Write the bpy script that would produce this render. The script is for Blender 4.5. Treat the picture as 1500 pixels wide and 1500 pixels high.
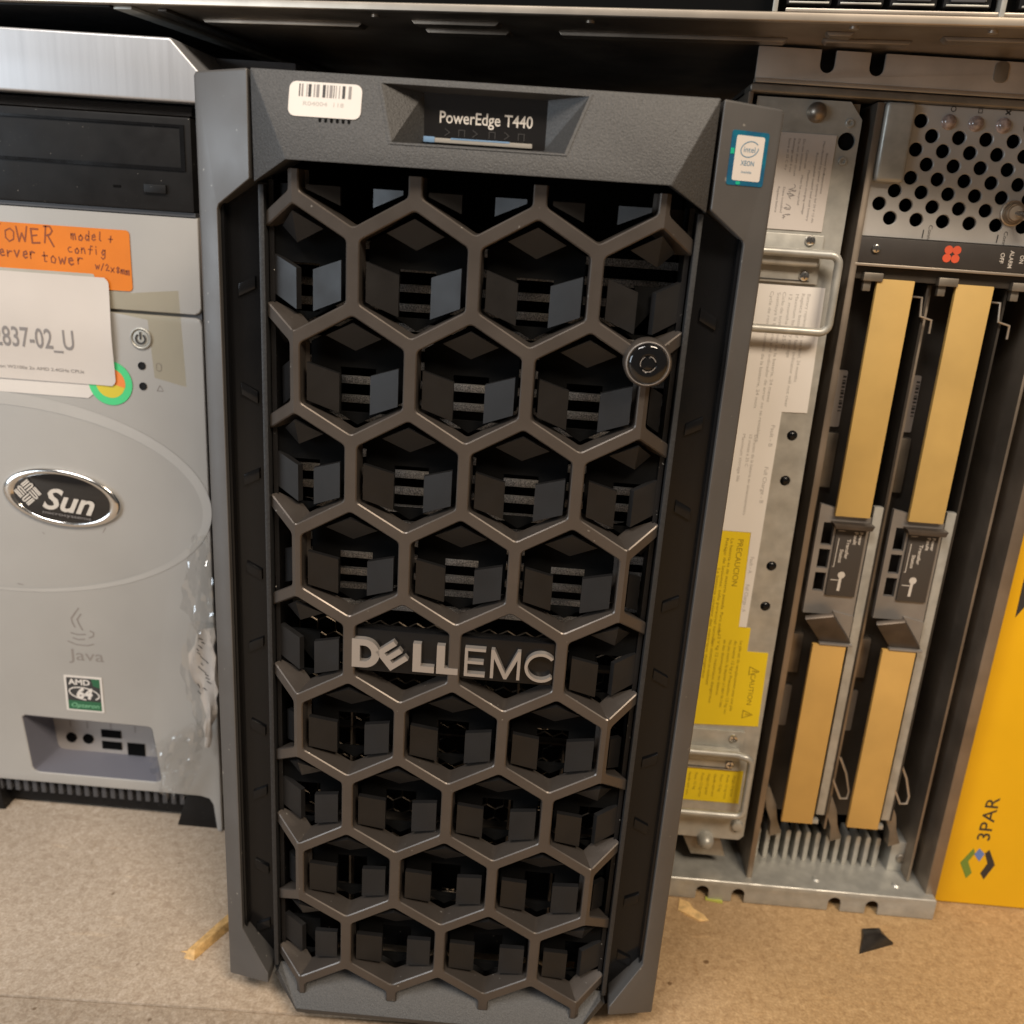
import bpy, bmesh, math, random
from mathutils import Vector, Matrix
random.seed(7)
for o in list(bpy.data.objects): bpy.data.objects.remove(o)
scene = bpy.context.scene
col = scene.collection
S = 0.001                      # everything below is written in millimetres
# ------------------------------------------------------------------ camera
cam_d = bpy.data.cameras.new('camera'); cam = bpy.data.objects.new('camera', cam_d); col.objects.link(cam)
right = Vector((0.99649472, 0.05181224, 0.06567921)); up = Vector((-0.07864554, 0.31259586, 0.9466249)); back = Vector((0.02851571, -0.9484721, 0.31557493))
M = Matrix((right, up, back)).transposed().to_4x4(); M.translation = Vector((55.36, -358.9, 407.1)) * S
cam.matrix_world = M
cam_d.sensor_fit = 'HORIZONTAL'; cam_d.sensor_width = 36; cam_d.lens = 36 * 1330 / 1500
cam_d.clip_start = 0.01; cam_d.clip_end = 50
cam_d.dof.use_dof = True; cam_d.dof.focus_distance = 0.405; cam_d.dof.aperture_fstop = 10
scene.camera = cam
# ------------------------------------------------------------------ world and lamps
world = bpy.data.worlds.new('World'); scene.world = world; world.use_nodes = True
world.node_tree.nodes['Background'].inputs[0].default_value = (1.0, 0.88, 0.76, 1); world.node_tree.nodes['Background'].inputs[1].default_value = 0.10
def area(name, loc, target, sx, sy, power, colr):
    d = bpy.data.lights.new(name, 'AREA'); d.shape = 'RECTANGLE'; d.size = sx; d.size_y = sy; d.energy = power; d.color = colr
    o = bpy.data.objects.new(name, d); col.objects.link(o); o.location = loc
    o.rotation_euler = (Vector(target) - Vector(loc)).to_track_quat('-Z', 'Y').to_euler(); return o
area('lamp_warm', (0.64, -1.05, 1.55), (0.24, 0.02, 0.08), 0.6, 0.35, 31, (1.0, 0.84, 0.66))
area('lamp_white', (-0.62, -1.00, 1.75), (-0.14, 0.02, 0.08), 0.8, 0.35, 24, (1.0, 0.95, 0.90))
area('window_cool', (-1.45, -0.95, 0.50), (-0.1, 0.1, 0.22), 0.8, 0.7, 15, (0.78, 0.89, 1.0))
vs = scene.view_settings; vs.view_transform = 'Standard'; vs.look = 'None'; vs.gamma = 1; vs.exposure = -0.12; vs.use_curve_mapping = False
# ------------------------------------------------------------------ materials
MATS = {}
def mat(name, c, rough=0.5, metal=0.0, vary=0.0, vscale=60, bump=0.0, bscale=600, coat=0.0, spec=0.5, rvary=0.0, stretch=None, c2=None, detail=4, specks=0):
    m = bpy.data.materials.new(name); m.use_nodes = True; nt = m.node_tree; b = nt.nodes['Principled BSDF']
    b.inputs['Base Color'].default_value = (*c, 1); b.inputs['Roughness'].default_value = rough; b.inputs['Metallic'].default_value = metal
    b.inputs['Coat Weight'].default_value = coat; b.inputs['Specular IOR Level'].default_value = spec
    tc = nt.nodes.new('ShaderNodeTexCoord'); mp = nt.nodes.new('ShaderNodeMapping'); nt.links.new(tc.outputs['Object'], mp.inputs[0])
    if stretch: mp.inputs['Scale'].default_value = stretch
    def noise(sc, det=detail):
        n = nt.nodes.new('ShaderNodeTexNoise'); n.inputs['Scale'].default_value = sc; n.inputs['Detail'].default_value = det; nt.links.new(mp.outputs[0], n.inputs['Vector']); return n
    if vary or c2:
        n = noise(vscale); r = nt.nodes.new('ShaderNodeValToRGB'); nt.links.new(n.outputs[0], r.inputs[0])
        k = c2 or tuple(min(1, x * (1 + vary)) for x in c); j = c if c2 else tuple(x * (1 - vary) for x in c)
        r.color_ramp.elements[0].color = (*j, 1); r.color_ramp.elements[0].position = .34
        r.color_ramp.elements[1].color = (*k, 1); r.color_ramp.elements[1].position = .68
        nt.links.new(r.outputs[0], b.inputs['Base Color'])
    if specks:
        n = noise(specks, 1); r2 = nt.nodes.new('ShaderNodeValToRGB'); nt.links.new(n.outputs[0], r2.inputs[0])
        r2.color_ramp.elements[0].position = .755; r2.color_ramp.elements[0].color = (0, 0, 0, 1); r2.color_ramp.elements[1].position = .80; r2.color_ramp.elements[1].color = (1, 1, 1, 1)
        mx = nt.nodes.new('ShaderNodeMix'); mx.data_type = 'RGBA'; mx.inputs[6].default_value = (*c, 1); mx.inputs[7].default_value = (.30, .28, .25, 1); nt.links.new(r2.outputs[0], mx.inputs[0])
        if b.inputs['Base Color'].is_linked: nt.links.new(b.inputs['Base Color'].links[0].from_socket, mx.inputs[6])
        nt.links.new(mx.outputs[2], b.inputs['Base Color'])
    if rvary:
        n = noise(vscale * .7 + 5, 5); mr = nt.nodes.new('ShaderNodeMapRange'); mr.inputs[3].default_value = max(.03, rough - rvary); mr.inputs[4].default_value = rough + rvary
        mr.inputs[1].default_value = .3; mr.inputs[2].default_value = .7
        nt.links.new(n.outputs[0], mr.inputs[0]); nt.links.new(mr.outputs[0], b.inputs['Roughness'])
    if bump:
        n = noise(bscale, 3); bp = nt.nodes.new('ShaderNodeBump'); bp.inputs['Strength'].default_value = bump; bp.inputs['Distance'].default_value = .0004
        nt.links.new(n.outputs[0], bp.inputs['Height']); nt.links.new(bp.outputs[0], b.inputs['Normal'])
    MATS[name] = m; return m
mat('pillar_paint', (.112, .106, .101), .45, .42, .06, 40, .08, 3500, rvary=.08, specks=330)
mat('bronze_paint', (.104, .088, .076), .36, .6, .07, 60, .05, 4000, rvary=.07, specks=420)
mat('texture_plastic', (.055, .0535, .052), .55, .25, .22, 1500, .55, 1300, spec=.5)
mat('strip_dark', (.018, .018, .0185), .5, 0, .25, 900, .35, 1200)
mat('black_plastic', (.008, .0075, .0075), .50, 0, .2, 80, .05, 2000, rvary=.1, spec=.22, specks=720)
mat('black_gloss', (.006, .006, .0065), .18, 0, rvary=.08, spec=.3)
mat('baffle', (.011, .0105, .0105), .40, 0, .12, 90, .05, 2500, rvary=.08, spec=.32)
mat('black_void', (.0045, .0045, .0045), .9, spec=.05)
mat('screen_glass', (.012, .011, .011), .08, 0, coat=.5)
mat('print_light', (.55, .50, .44), .5)
mat('print_faint', (.026, .023, .021), .5)
mat('logo_silver', (.40, .365, .335), .38, .6)
mat('lock_black', (.004, .004, .0045), .10, 0, coat=.6)
mat('clear_bar', (.32, .29, .25), .15, 0, coat=.6)
mat('blue_bar', (.17, .27, .40), .2, 0, coat=.5)
mat('sticker_white', (.62, .575, .53), .5, 0, .04, 30)
mat('label_white', (.74, .70, .65), .5, 0, .03, 30)
mat('print_black', (.03, .028, .027), .6)
mat('print_grey', (.22, .20, .19), .6)
mat('print_lgrey', (.42, .39, .36), .6)
mat('chrome', (.75, .73, .70), .14, 1.0)
mat('slat_metal', (.46, .43, .40), .5, .5, .6, 1800, .4, 1500)
mat('wire_metal', (.10, .08, .06), .35, .9)
mat('badge_blue', (.025, .10, .24), .25, .4, coat=.4, c2=(.015, .22, .34), vscale=140)
mat('badge_green', (.02, .5, .30), .25, .2, coat=.4)
mat('badge_ink', (.09, .21, .32), .5)
mat('tower_silver', (.365, .35, .327), .48, .15, .055, 13, .03, 3000, rvary=.05)
mat('tower_band', (.405, .388, .362), .45, .1, .04, 25)
mat('tower_dark', (.06, .06, .065), .5, 0, .1, 40)
mat('port_grey', (.16, .16, .19), .5, .1)
mat('port_face', (.36, .33, .31), .5, .1)
mat('tower_mark', (.225, .20, .18), .6)
mat('orange_paper', (.62, .165, .003), .65, 0, .06, 40, .1, 200)
mat('ink_brown', (.22, .05, .008), .6)
mat('paper', (.54, .49, .445), .6, 0, .03, 25, .35, 45)
mat('green_ring', (.06, .55, .20), .5); mat('yellow_ring', (.60, .48, .03), .5); mat('orange_ring', (.75, .22, .04), .5)
mat('tape', (.40, .375, .32), .18, 0, .06, 60, .5, 120)
mat('amd_green', (.02, .11, .05), .4); mat('amd_lgreen', (.18, .42, .24), .4)
mat('brushed', (.52, .52, .53), .40, .7, .025, 9, .02, 10, stretch=(40, 1, 1), rvary=.03)
mat('galv', (.43, .42, .38), .42, .45, .13, 110, .05, 900, rvary=.10)
mat('galv_dark', (.27, .24, .20), .45, .8, .2, 60, .08, 500, rvary=.10)
mat('steel_brown', (.30, .25, .20), .42, .8, .18, 35, .06, 500, rvary=.1)
mat('steel_edge', (.52, .45, .37), .38, .8, .1, 50)
mat('ear_steel_lit', (.50, .43, .36), .42, .4, .15, 35, .06, 500, rvary=.1)  # steel_brown made lighter, reflected light put into the ear's colour
mat('perf_steel', (.47, .455, .43), .45, .35, .07, 50, .03, 1500)
mat('steel_black', (.05, .043, .036), .5, .5, .25, 40)
mat('strip_brown', (.035, .029, .025), .55, .1, .12, 90)
mat('red_logo', (.65, .09, .035), .5)
mat('kraft', (.50, .325, .10), .62, 0, .10, 22, .08, 400)
mat('kraft_low', (.52, .31, .085), .62, 0, .10, 22, .08, 400)
mat('carrier_grey', (.31, .29, .27), .45, .6, .1, 60)
mat('lever', (.10, .082, .068), .45, .6, .2, 80)
mat('label_dark', (.05, .042, .036), .5)
mat('yellow_label', (.78, .57, .012), .5, 0, .03, 40)
mat('yellow_ink', (.30, .20, .01), .6)
mat('yellow_panel', (.74, .40, .006), .38, .0, .05, 14, .05, 1800, rvary=.08)
mat('logo_green', (.15, .22, .03), .5); mat('logo_blue', (.12, .19, .42), .5)
mat('led_lens', (.33, .25, .22), .12, 0, .4, 400, coat=.8)
mat('splinter', (.55, .34, .13), .6, 0, .25, 300, .3, 700)
mat('scrap', (.75, .50, .22), .6, 0, .3, 200)
mat('greenish', (.50, .52, .10), .6)
mat('shard', (.02, .017, .015), .3, 0, .2, 200)
mat('wall_dark', (.012, .011, .010), .9)
# particle board
def board_mat():
    m = bpy.data.materials.new('particle_board'); m.use_nodes = True; nt = m.node_tree; b = nt.nodes['Principled BSDF']; L = nt.links.new
    tc = nt.nodes.new('ShaderNodeTexCoord')
    def nz(sc, det, dist=0, st=None):
        n = nt.nodes.new('ShaderNodeTexNoise'); n.inputs['Scale'].default_value = sc; n.inputs['Detail'].default_value = det; n.inputs['Distortion'].default_value = dist
        if st:
            mp = nt.nodes.new('ShaderNodeMapping'); mp.inputs['Scale'].default_value = st[:3]; mp.inputs['Rotation'].default_value = (0, 0, st[3]); L(tc.outputs['Object'], mp.inputs[0]); L(mp.outputs[0], n.inputs['Vector'])
        else: L(tc.outputs['Object'], n.inputs['Vector'])
        return n
    def ramp(n, stops):
        r = nt.nodes.new('ShaderNodeValToRGB'); e = r.color_ramp.elements
        while len(e) < len(stops): e.new(.5)
        for k, (p, c) in enumerate(stops): e[k].position = p; e[k].color = (*c, 1)
        L(n.outputs[0], r.inputs[0]); return r
    a = ramp(nz(230, 5, .8), [(.25, (.33, .25, .18)), (.5, (.42, .335, .25)), (.75, (.50, .41, .32))])
    bl = ramp(nz(9, 3), [(.3, (.86, .86, .86)), (.7, (1.06, 1.06, 1.06))])
    fl = ramp(nz(130, 2, 0, (1, .22, 1, .7)), [(.66, (1, 1, 1)), (.76, (.84, .79, .73))])
    fl2 = ramp(nz(150, 2, 0, (.25, 1, 1, .3)), [(.64, (1, 1, 1)), (.74, (1.12, 1.10, 1.07))])
    sp = ramp(nz(95, 1), [(.765, (1, 1, 1)), (.80, (.42, .36, .30))])
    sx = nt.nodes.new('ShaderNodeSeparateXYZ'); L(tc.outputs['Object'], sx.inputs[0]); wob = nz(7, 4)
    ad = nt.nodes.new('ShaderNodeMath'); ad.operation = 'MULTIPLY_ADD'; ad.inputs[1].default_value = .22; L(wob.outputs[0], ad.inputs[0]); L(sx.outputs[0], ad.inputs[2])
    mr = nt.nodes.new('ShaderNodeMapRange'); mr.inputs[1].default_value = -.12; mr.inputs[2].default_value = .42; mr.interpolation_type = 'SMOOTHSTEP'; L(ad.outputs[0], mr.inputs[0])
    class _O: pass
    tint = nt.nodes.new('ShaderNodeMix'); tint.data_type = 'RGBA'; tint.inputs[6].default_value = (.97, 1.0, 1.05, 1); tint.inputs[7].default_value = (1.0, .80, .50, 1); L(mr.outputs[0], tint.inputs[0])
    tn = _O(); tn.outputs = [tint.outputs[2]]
    fg = ramp(nz(700, 3), [(.3, (.80, .78, .76)), (.7, (1.12, 1.13, 1.14))])
    cur = a.outputs[0]
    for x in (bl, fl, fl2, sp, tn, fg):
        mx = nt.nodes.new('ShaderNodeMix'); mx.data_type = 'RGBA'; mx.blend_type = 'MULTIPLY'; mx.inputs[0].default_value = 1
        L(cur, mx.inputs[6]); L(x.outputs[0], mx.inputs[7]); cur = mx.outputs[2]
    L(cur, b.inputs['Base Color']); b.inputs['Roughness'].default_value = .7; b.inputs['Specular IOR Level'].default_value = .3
    n = nz(260, 6, .5); bp = nt.nodes.new('ShaderNodeBump'); bp.inputs['Strength'].default_value = .45; bp.inputs['Distance'].default_value = .0008
    L(n.outputs[0], bp.inputs['Height']); L(bp.outputs[0], b.inputs['Normal']); MATS['particle_board'] = m
board_mat()
def film_mat(name, fac, tint):
    m = bpy.data.materials.new(name); m.use_nodes = True; nt = m.node_tree; L = nt.links.new
    for n in list(nt.nodes): nt.nodes.remove(n)
    o = nt.nodes.new('ShaderNodeOutputMaterial'); t = nt.nodes.new('ShaderNodeBsdfTransparent'); g = nt.nodes.new('ShaderNodeBsdfGlossy'); mx = nt.nodes.new('ShaderNodeMixShader')
    t.inputs[0].default_value = tint; g.inputs['Roughness'].default_value = .07; mx.inputs[0].default_value = fac
    L(t.outputs[0], mx.inputs[1]); L(g.outputs[0], mx.inputs[2]); L(mx.outputs[0], o.inputs[0]); MATS[name] = m
film_mat('clear_film', .15, (.995, .995, .99, 1)); film_mat('tape_film', .03, (.985, .97, .925, 1))
# ------------------------------------------------------------------ mesh helpers
TXT = {}
def text_mesh(body, bold=0.0, shear=0.0):
    k = (body, bold, shear)
    if k not in TXT:
        cu = bpy.data.curves.new('t', 'FONT'); cu.body = body; cu.size = 1; cu.offset = bold; cu.shear = shear; cu.resolution_u = 3
        ob = bpy.data.objects.new('t', cu); col.objects.link(ob)
        dg = bpy.context.evaluated_depsgraph_get(); me = bpy.data.meshes.new_from_object(ob.evaluated_get(dg))
        vs_ = [(v.co.x, v.co.y) for v in me.vertices]; fs = [tuple(p.vertices) for p in me.polygons]
        bpy.data.objects.remove(ob); bpy.data.curves.remove(cu); bpy.data.meshes.remove(me); TXT[k] = (vs_, fs)
    return TXT[k]
class MB:
    def __init__(s): s.v = []; s.f = []
    def add(s, vs_, fs):
        n = len(s.v); s.v += [tuple(q) for q in vs_]; s.f += [tuple(i + n for i in f) for f in fs]; return s
    def box(s, x0, x1, y0, y1, z0, z1):
        return s.add([(x0,y0,z0),(x1,y0,z0),(x1,y1,z0),(x0,y1,z0),(x0,y0,z1),(x1,y0,z1),(x1,y1,z1),(x0,y1,z1)], [(0,3,2,1),(4,5,6,7),(0,1,5,4),(1,2,6,5),(2,3,7,6),(3,0,4,7)])
    def prism(s, poly, y0, y1):            # poly in (x,z), y0/y1 a number or a function of (x,z)
        g = lambda y, p: y(*p) if callable(y) else y
        n = len(poly); a = [(p[0], g(y0, p), p[1]) for p in poly]; b = [(p[0], g(y1, p), p[1]) for p in poly]
        return s.add(a + b, [tuple(range(n)), tuple(range(2*n-1, n-1, -1))] + [(i, i+n, (i+1) % n + n, (i+1) % n) for i in range(n)])
    def cyl(s, c, axis, r, h, n=20, r2=None):   # along axis from c by h
        r2 = r if r2 is None else r2; ax = {'x': 0, 'y': 1, 'z': 2}[axis]; u, w = [(1, 2), (0, 2), (0, 1)][ax]; vs_ = []
        for k, (rr, d) in enumerate(((r, 0), (r2, h))):
            for i in range(n):
                q = list(c); q[ax] += d; q[u] += rr * math.cos(2*math.pi*i/n); q[w] += rr * math.sin(2*math.pi*i/n); vs_.append(q)
        return s.add(vs_, [tuple(range(n)), tuple(range(2*n-1, n-1, -1))] + [(i, i+n, (i+1) % n + n, (i+1) % n) for i in range(n)])
    def lathe(s, c, prof, n=24, sx=1, sz=1, rot=0):   # rings about -Y axis; prof = [(r, y)]
        vs_ = []; ca, sa = math.cos(rot), math.sin(rot)
        for r, y in prof:
            for i in range(n):
                a = r * sx * math.cos(2*math.pi*i/n); b = r * sz * math.sin(2*math.pi*i/n); vs_.append((c[0] + a*ca - b*sa, c[1] + y, c[2] + a*sa + b*ca))
        fs = [(j*n+i, j*n+(i+1) % n, (j+1)*n+(i+1) % n, (j+1)*n+i) for j in range(len(prof)-1) for i in range(n)]
        return s.add(vs_, fs + [tuple(range((len(prof)-1)*n, len(prof)*n))])
    def tube(s, pts, r, n=10, close=False):
        P_ = [Vector(p) for p in pts]; vs_ = []; m = len(P_)
        for i, p in enumerate(P_):
            t = (P_[min(i+1, m-1)] - P_[max(i-1, 0)]).normalized(); a = Vector((0, 1, 0)) if abs(t.y) < .9 else Vector((1, 0, 0))
            u = t.cross(a).normalized(); w = t.cross(u).normalized()
            for k in range(n): q = p + (u * math.cos(2*math.pi*k/n) + w * math.sin(2*math.pi*k/n)) * r; vs_.append(q)
        fs = [(j*n+i, j*n+(i+1) % n, (j+1)*n+(i+1) % n, (j+1)*n+i) for j in range(m-1) for i in range(n)]
        return s.add(vs_, fs + [tuple(range(n)), tuple(range((m-1)*n, m*n))])
    def holes(s, outer, holes, y0, y1):    # flat plate with holes, both loops in (x,z)
        bm = bmesh.new(); es = []
        for lp in [outer] + holes:
            vv = [bm.verts.new((x, y0, z)) for x, z in lp]; es += [bm.edges.new((vv[i], vv[(i+1) % len(vv)])) for i in range(len(vv))]
        bmesh.ops.triangle_fill(bm, use_beauty=True, use_dissolve=False, edges=es)
        bm.verts.index_update(); vs_ = [tuple(v.co) for v in bm.verts]; fs = [tuple(v.index for v in f.verts) for f in bm.faces]; bm.free(); s.add(vs_, fs)
        for lp in [outer] + holes:
            n = len(lp); s.add([(x, y0, z) for x, z in lp] + [(x, y1, z) for x, z in lp], [(i, (i+1) % n, (i+1) % n + n, i+n) for i in range(n)])
        return s
    def text(s, body, x, z, h, y, o='h', w=None, bold=0., shear=0., al='l'):   # h = cap height, w = optional run length
        vs_, fs = text_mesh(body, bold, shear)
        if not vs_: return s
        cap = .729; x0 = min(a for a, _ in vs_); x1 = max(a for a, _ in vs_); k = h / cap; kx = (w / (x1 - x0)) if w else k; out = []
        off = 0 if al == 'l' else -(x1 - x0) * kx * (.5 if al == 'c' else 1)
        for a, b in vs_:
            a = (a - x0) * kx + off; b *= k
            q = {'h': (x + a, z + b), 'cw': (x + b, z - a), 'ccw': (x - b, z + a)}[o]; out.append((q[0], y(*q) if callable(y) else y, q[1]))
        return s.add(out, fs)
    def stroke(s, pts, w, y):              # flat ribbon along (x,z) points
        n = len(pts)
        for i in range(n - 1):
            (a, b), (c, d) = pts[i], pts[i+1]; L = math.hypot(c-a, d-b) or 1; ux, uz = (c-a)/L, (d-b)/L; e = w * .35; px, pz = -uz*w/2, ux*w/2
            q = [(a-ux*e+px, b-uz*e+pz), (a-ux*e-px, b-uz*e-pz), (c+ux*e-px, d+uz*e-pz), (c+ux*e+px, d+uz*e+pz)]
            s.add([(X, (y(X, Z) if callable(y) else y) - .004 * (i % 2), Z) for X, Z in q], [(0, 1, 2, 3)])
        return s
    def xf(s, fn): s.v = [tuple(fn(*q)) for q in s.v]; return s
    def build(s, name, m, parent=None, bevel=0, smooth=35, seg=2, label=None, kind=None):
        me = bpy.data.meshes.new(name); bm = bmesh.new(); vv = [bm.verts.new((x*S, y*S, z*S)) for x, y, z in s.v]
        for f in s.f:
            try: bm.faces.new([vv[i] for i in f])
            except ValueError: pass
        bmesh.ops.remove_doubles(bm, verts=bm.verts, dist=1e-6); bmesh.ops.recalc_face_normals(bm, faces=bm.faces)
        if bevel:
            es = [e for e in bm.edges if len(e.link_faces) == 2 and e.calc_face_angle(0) > math.radians(28)]
            bmesh.ops.bevel(bm, geom=es, offset=bevel*S, segments=seg, profile=.6, affect='EDGES', clamp_overlap=True)
        if smooth:
            for f in bm.faces: f.smooth = True
            for e in bm.edges: e.smooth = not (len(e.link_faces) == 2 and e.calc_face_angle(0) > math.radians(smooth))
        bm.to_mesh(me); bm.free(); me.materials.append(MATS[m])
        o = bpy.data.objects.new(name, me); col.objects.link(o)
        if parent: o.parent = parent
        if label: o['label'] = label
        if kind: o['kind'] = kind
        return o
def thing(name, label, cat, loc=(0, 0, 0), group=None):
    o = bpy.data.objects.new(name, None); col.objects.link(o); o.location = Vector(loc) * S; o.empty_display_size = .02
    o['label'] = label; o['category'] = cat
    if group: o['group'] = group
    return o
def tag(o, label, cat, group=None):
    o['label'] = label; o['category'] = cat
    if group: o['group'] = group
    return o
def clone(o, parent, loc=None, rz=None):
    c = o.copy(); col.objects.link(c); c.parent = parent
    if loc: c.location = Vector(loc) * S
    return c
def circ(x, z, r, n=20): return [(x + r*math.cos(2*math.pi*i/n), z + r*math.sin(2*math.pi*i/n)) for i in range(n)]
def rrect(x0, z0, x1, z1, r, n=5):
    out = []
    for cx, cz, a0 in ((x1-r, z1-r, 0), (x0+r, z1-r, 90), (x0+r, z0+r, 180), (x1-r, z0+r, 270)):
        for i in range(n+1): a = math.radians(a0 + 90*i/n); out.append((cx + r*math.cos(a), cz + r*math.sin(a)))
    return out
# ================================================================== SETTING
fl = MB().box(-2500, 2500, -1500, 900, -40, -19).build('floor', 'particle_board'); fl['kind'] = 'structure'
def sag(x0, x1, ya0, ya1, yb0, yb1, z0, z1, name):
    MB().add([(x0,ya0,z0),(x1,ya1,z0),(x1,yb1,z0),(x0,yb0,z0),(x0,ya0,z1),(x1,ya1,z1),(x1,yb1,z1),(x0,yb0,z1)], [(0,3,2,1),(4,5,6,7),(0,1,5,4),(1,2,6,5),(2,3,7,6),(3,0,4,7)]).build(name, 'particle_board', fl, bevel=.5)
sl = 0.035
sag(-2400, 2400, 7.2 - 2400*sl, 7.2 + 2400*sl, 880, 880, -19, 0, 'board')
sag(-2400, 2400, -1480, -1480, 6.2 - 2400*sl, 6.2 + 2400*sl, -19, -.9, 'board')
w = MB().box(-1500, 1500, 900, 930, -40, 1500).build('wall', 'wall_dark'); w['kind'] = 'structure'
# ================================================================== TOWER SERVER
P = 47.0; ROW = P * .866; HS = P / math.sqrt(3); ZF = 8.95 * P
srv = thing('tower_server', 'large black and bronze tower server with a honeycomb front bezel, standing in the middle', 'server', (23, 100, 0))
IM = Matrix.Translation(Vector((-23, -100, 0)) * S)
def sp(o):                                   # parent to the server while meshes stay in world millimetres
    o.parent = srv; o.matrix_parent_inverse = IM; return o
FOLD_L, FOLD_R, FW = -P, 2 * P, 16.4
def fold(u, d, v):                           # flat bezel coordinates -> folded bezel
    a = .79; b = .613
    if u < FOLD_L - 1e-6: s_ = FOLD_L - u; return (FOLD_L - s_*a + d*b, s_*b + d*a, v)
    if u > FOLD_R + 1e-6: s_ = u - FOLD_R; return (FOLD_R + s_*a - d*b, s_*b + d*a, v)
    return (u, d, v)
# body
sp(MB().box(-84, 131, 84, 570, 16, 446).box(-84, -64, 31, 84, 16, 446).box(111, 131, 31, 84, 16, 446).box(-64, 111, 37, 84, 442, 446).box(-64, 111, 41, 84, 16, 20).build('chassis', 'black_plastic'))
for x in (-60, 107):
    for y in (40, 540): sp(MB().cyl((x, y, 0), 'z', 12, 16).build('foot', 'black_plastic'))
# grille
def grille():
    bm = bmesh.new(); AP = P/2 - 2.62; pts_c = [(HS*math.sin(math.radians(60*k)), HS*math.cos(math.radians(60*k))) for k in range(6)]
    def loop(ap, r):
        R_ = ap / math.cos(math.radians(30)); out = []
        for k in range(6):
            a0 = math.radians(60*k); cx, cz = (R_ - r/math.cos(math.radians(30)))*math.sin(a0), (R_ - r/math.cos(math.radians(30)))*math.cos(a0)
            out.append([(cx + r*math.sin(a0 + math.radians(t)), cz + r*math.cos(a0 + math.radians(t))) for t in (-30, -15, 0, 15, 30)])
        return out
    for r in range(0, 11):
        cs = range(-1, 3) if r % 2 else [-1.5, -.5, .5, 1.5, 2.5]
        for c in cs:
            cx, cz = c * P, ZF - r * ROW
            loops = [(loop(AP + .50, 2.75), 0), (loop(AP + .02, 2.5), .45), (loop(AP, 2.45), .7), (loop(AP - .35, 2.2), 10.5)]
            vs_ = [[[bm.verts.new((cx + x, d, cz + z)) for x, z in arc] for arc in lp] for lp, d in loops]
            cc = [bm.verts.new((cx + x, 0, cz + z)) for x, z in pts_c]
            for k in range(6):
                A, B = vs_[0][k], vs_[0][(k+1) % 6]; bm.faces.new([cc[k], cc[(k+1) % 6], B[2], B[1], B[0], A[4], A[3], A[2]])
            for j in range(3):
                F0 = [v for arc in vs_[j] for v in arc]; F1 = [v for arc in vs_[j+1] for v in arc]; n = len(F0)
                for i in range(n): bm.faces.new([F0[i], F0[(i+1) % n], F1[(i+1) % n], F1[i]])
    bmesh.ops.remove_doubles(bm, verts=bm.verts, dist=1e-3)
    def cut(co, no, clear):
        bmesh.ops.bisect_plane(bm, geom=bm.verts[:] + bm.edges[:] + bm.faces[:], plane_co=co, plane_no=no, clear_outer=clear)
    cut((FOLD_L - FW, 0, 0), (-1, 0, 0), True); cut((FOLD_R + FW, 0, 0), (1, 0, 0), True)
    cut((0, 0, 416.3), (0, 0, 1), True); cut((0, 0, 19.8), (0, 0, -1), True)
    cut((FOLD_L, 0, 0), (1, 0, 0), False); cut((FOLD_R, 0, 0), (1, 0, 0), False)
    bmesh.ops.recalc_face_normals(bm, faces=bm.faces)
    for v in bm.verts: v.co = Vector(fold(*v.co)) * S
    for f in bm.faces: f.smooth = True
    for e in bm.edges: e.smooth = not (len(e.link_faces) == 2 and e.calc_face_angle(0) > math.radians(19))
    me = bpy.data.meshes.new('grille'); bm.to_mesh(me); bm.free(); me.materials.append(MATS['bronze_paint'])
    o = bpy.data.objects.new('grille', me); col.objects.link(o); return sp(o)
grille()
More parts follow.
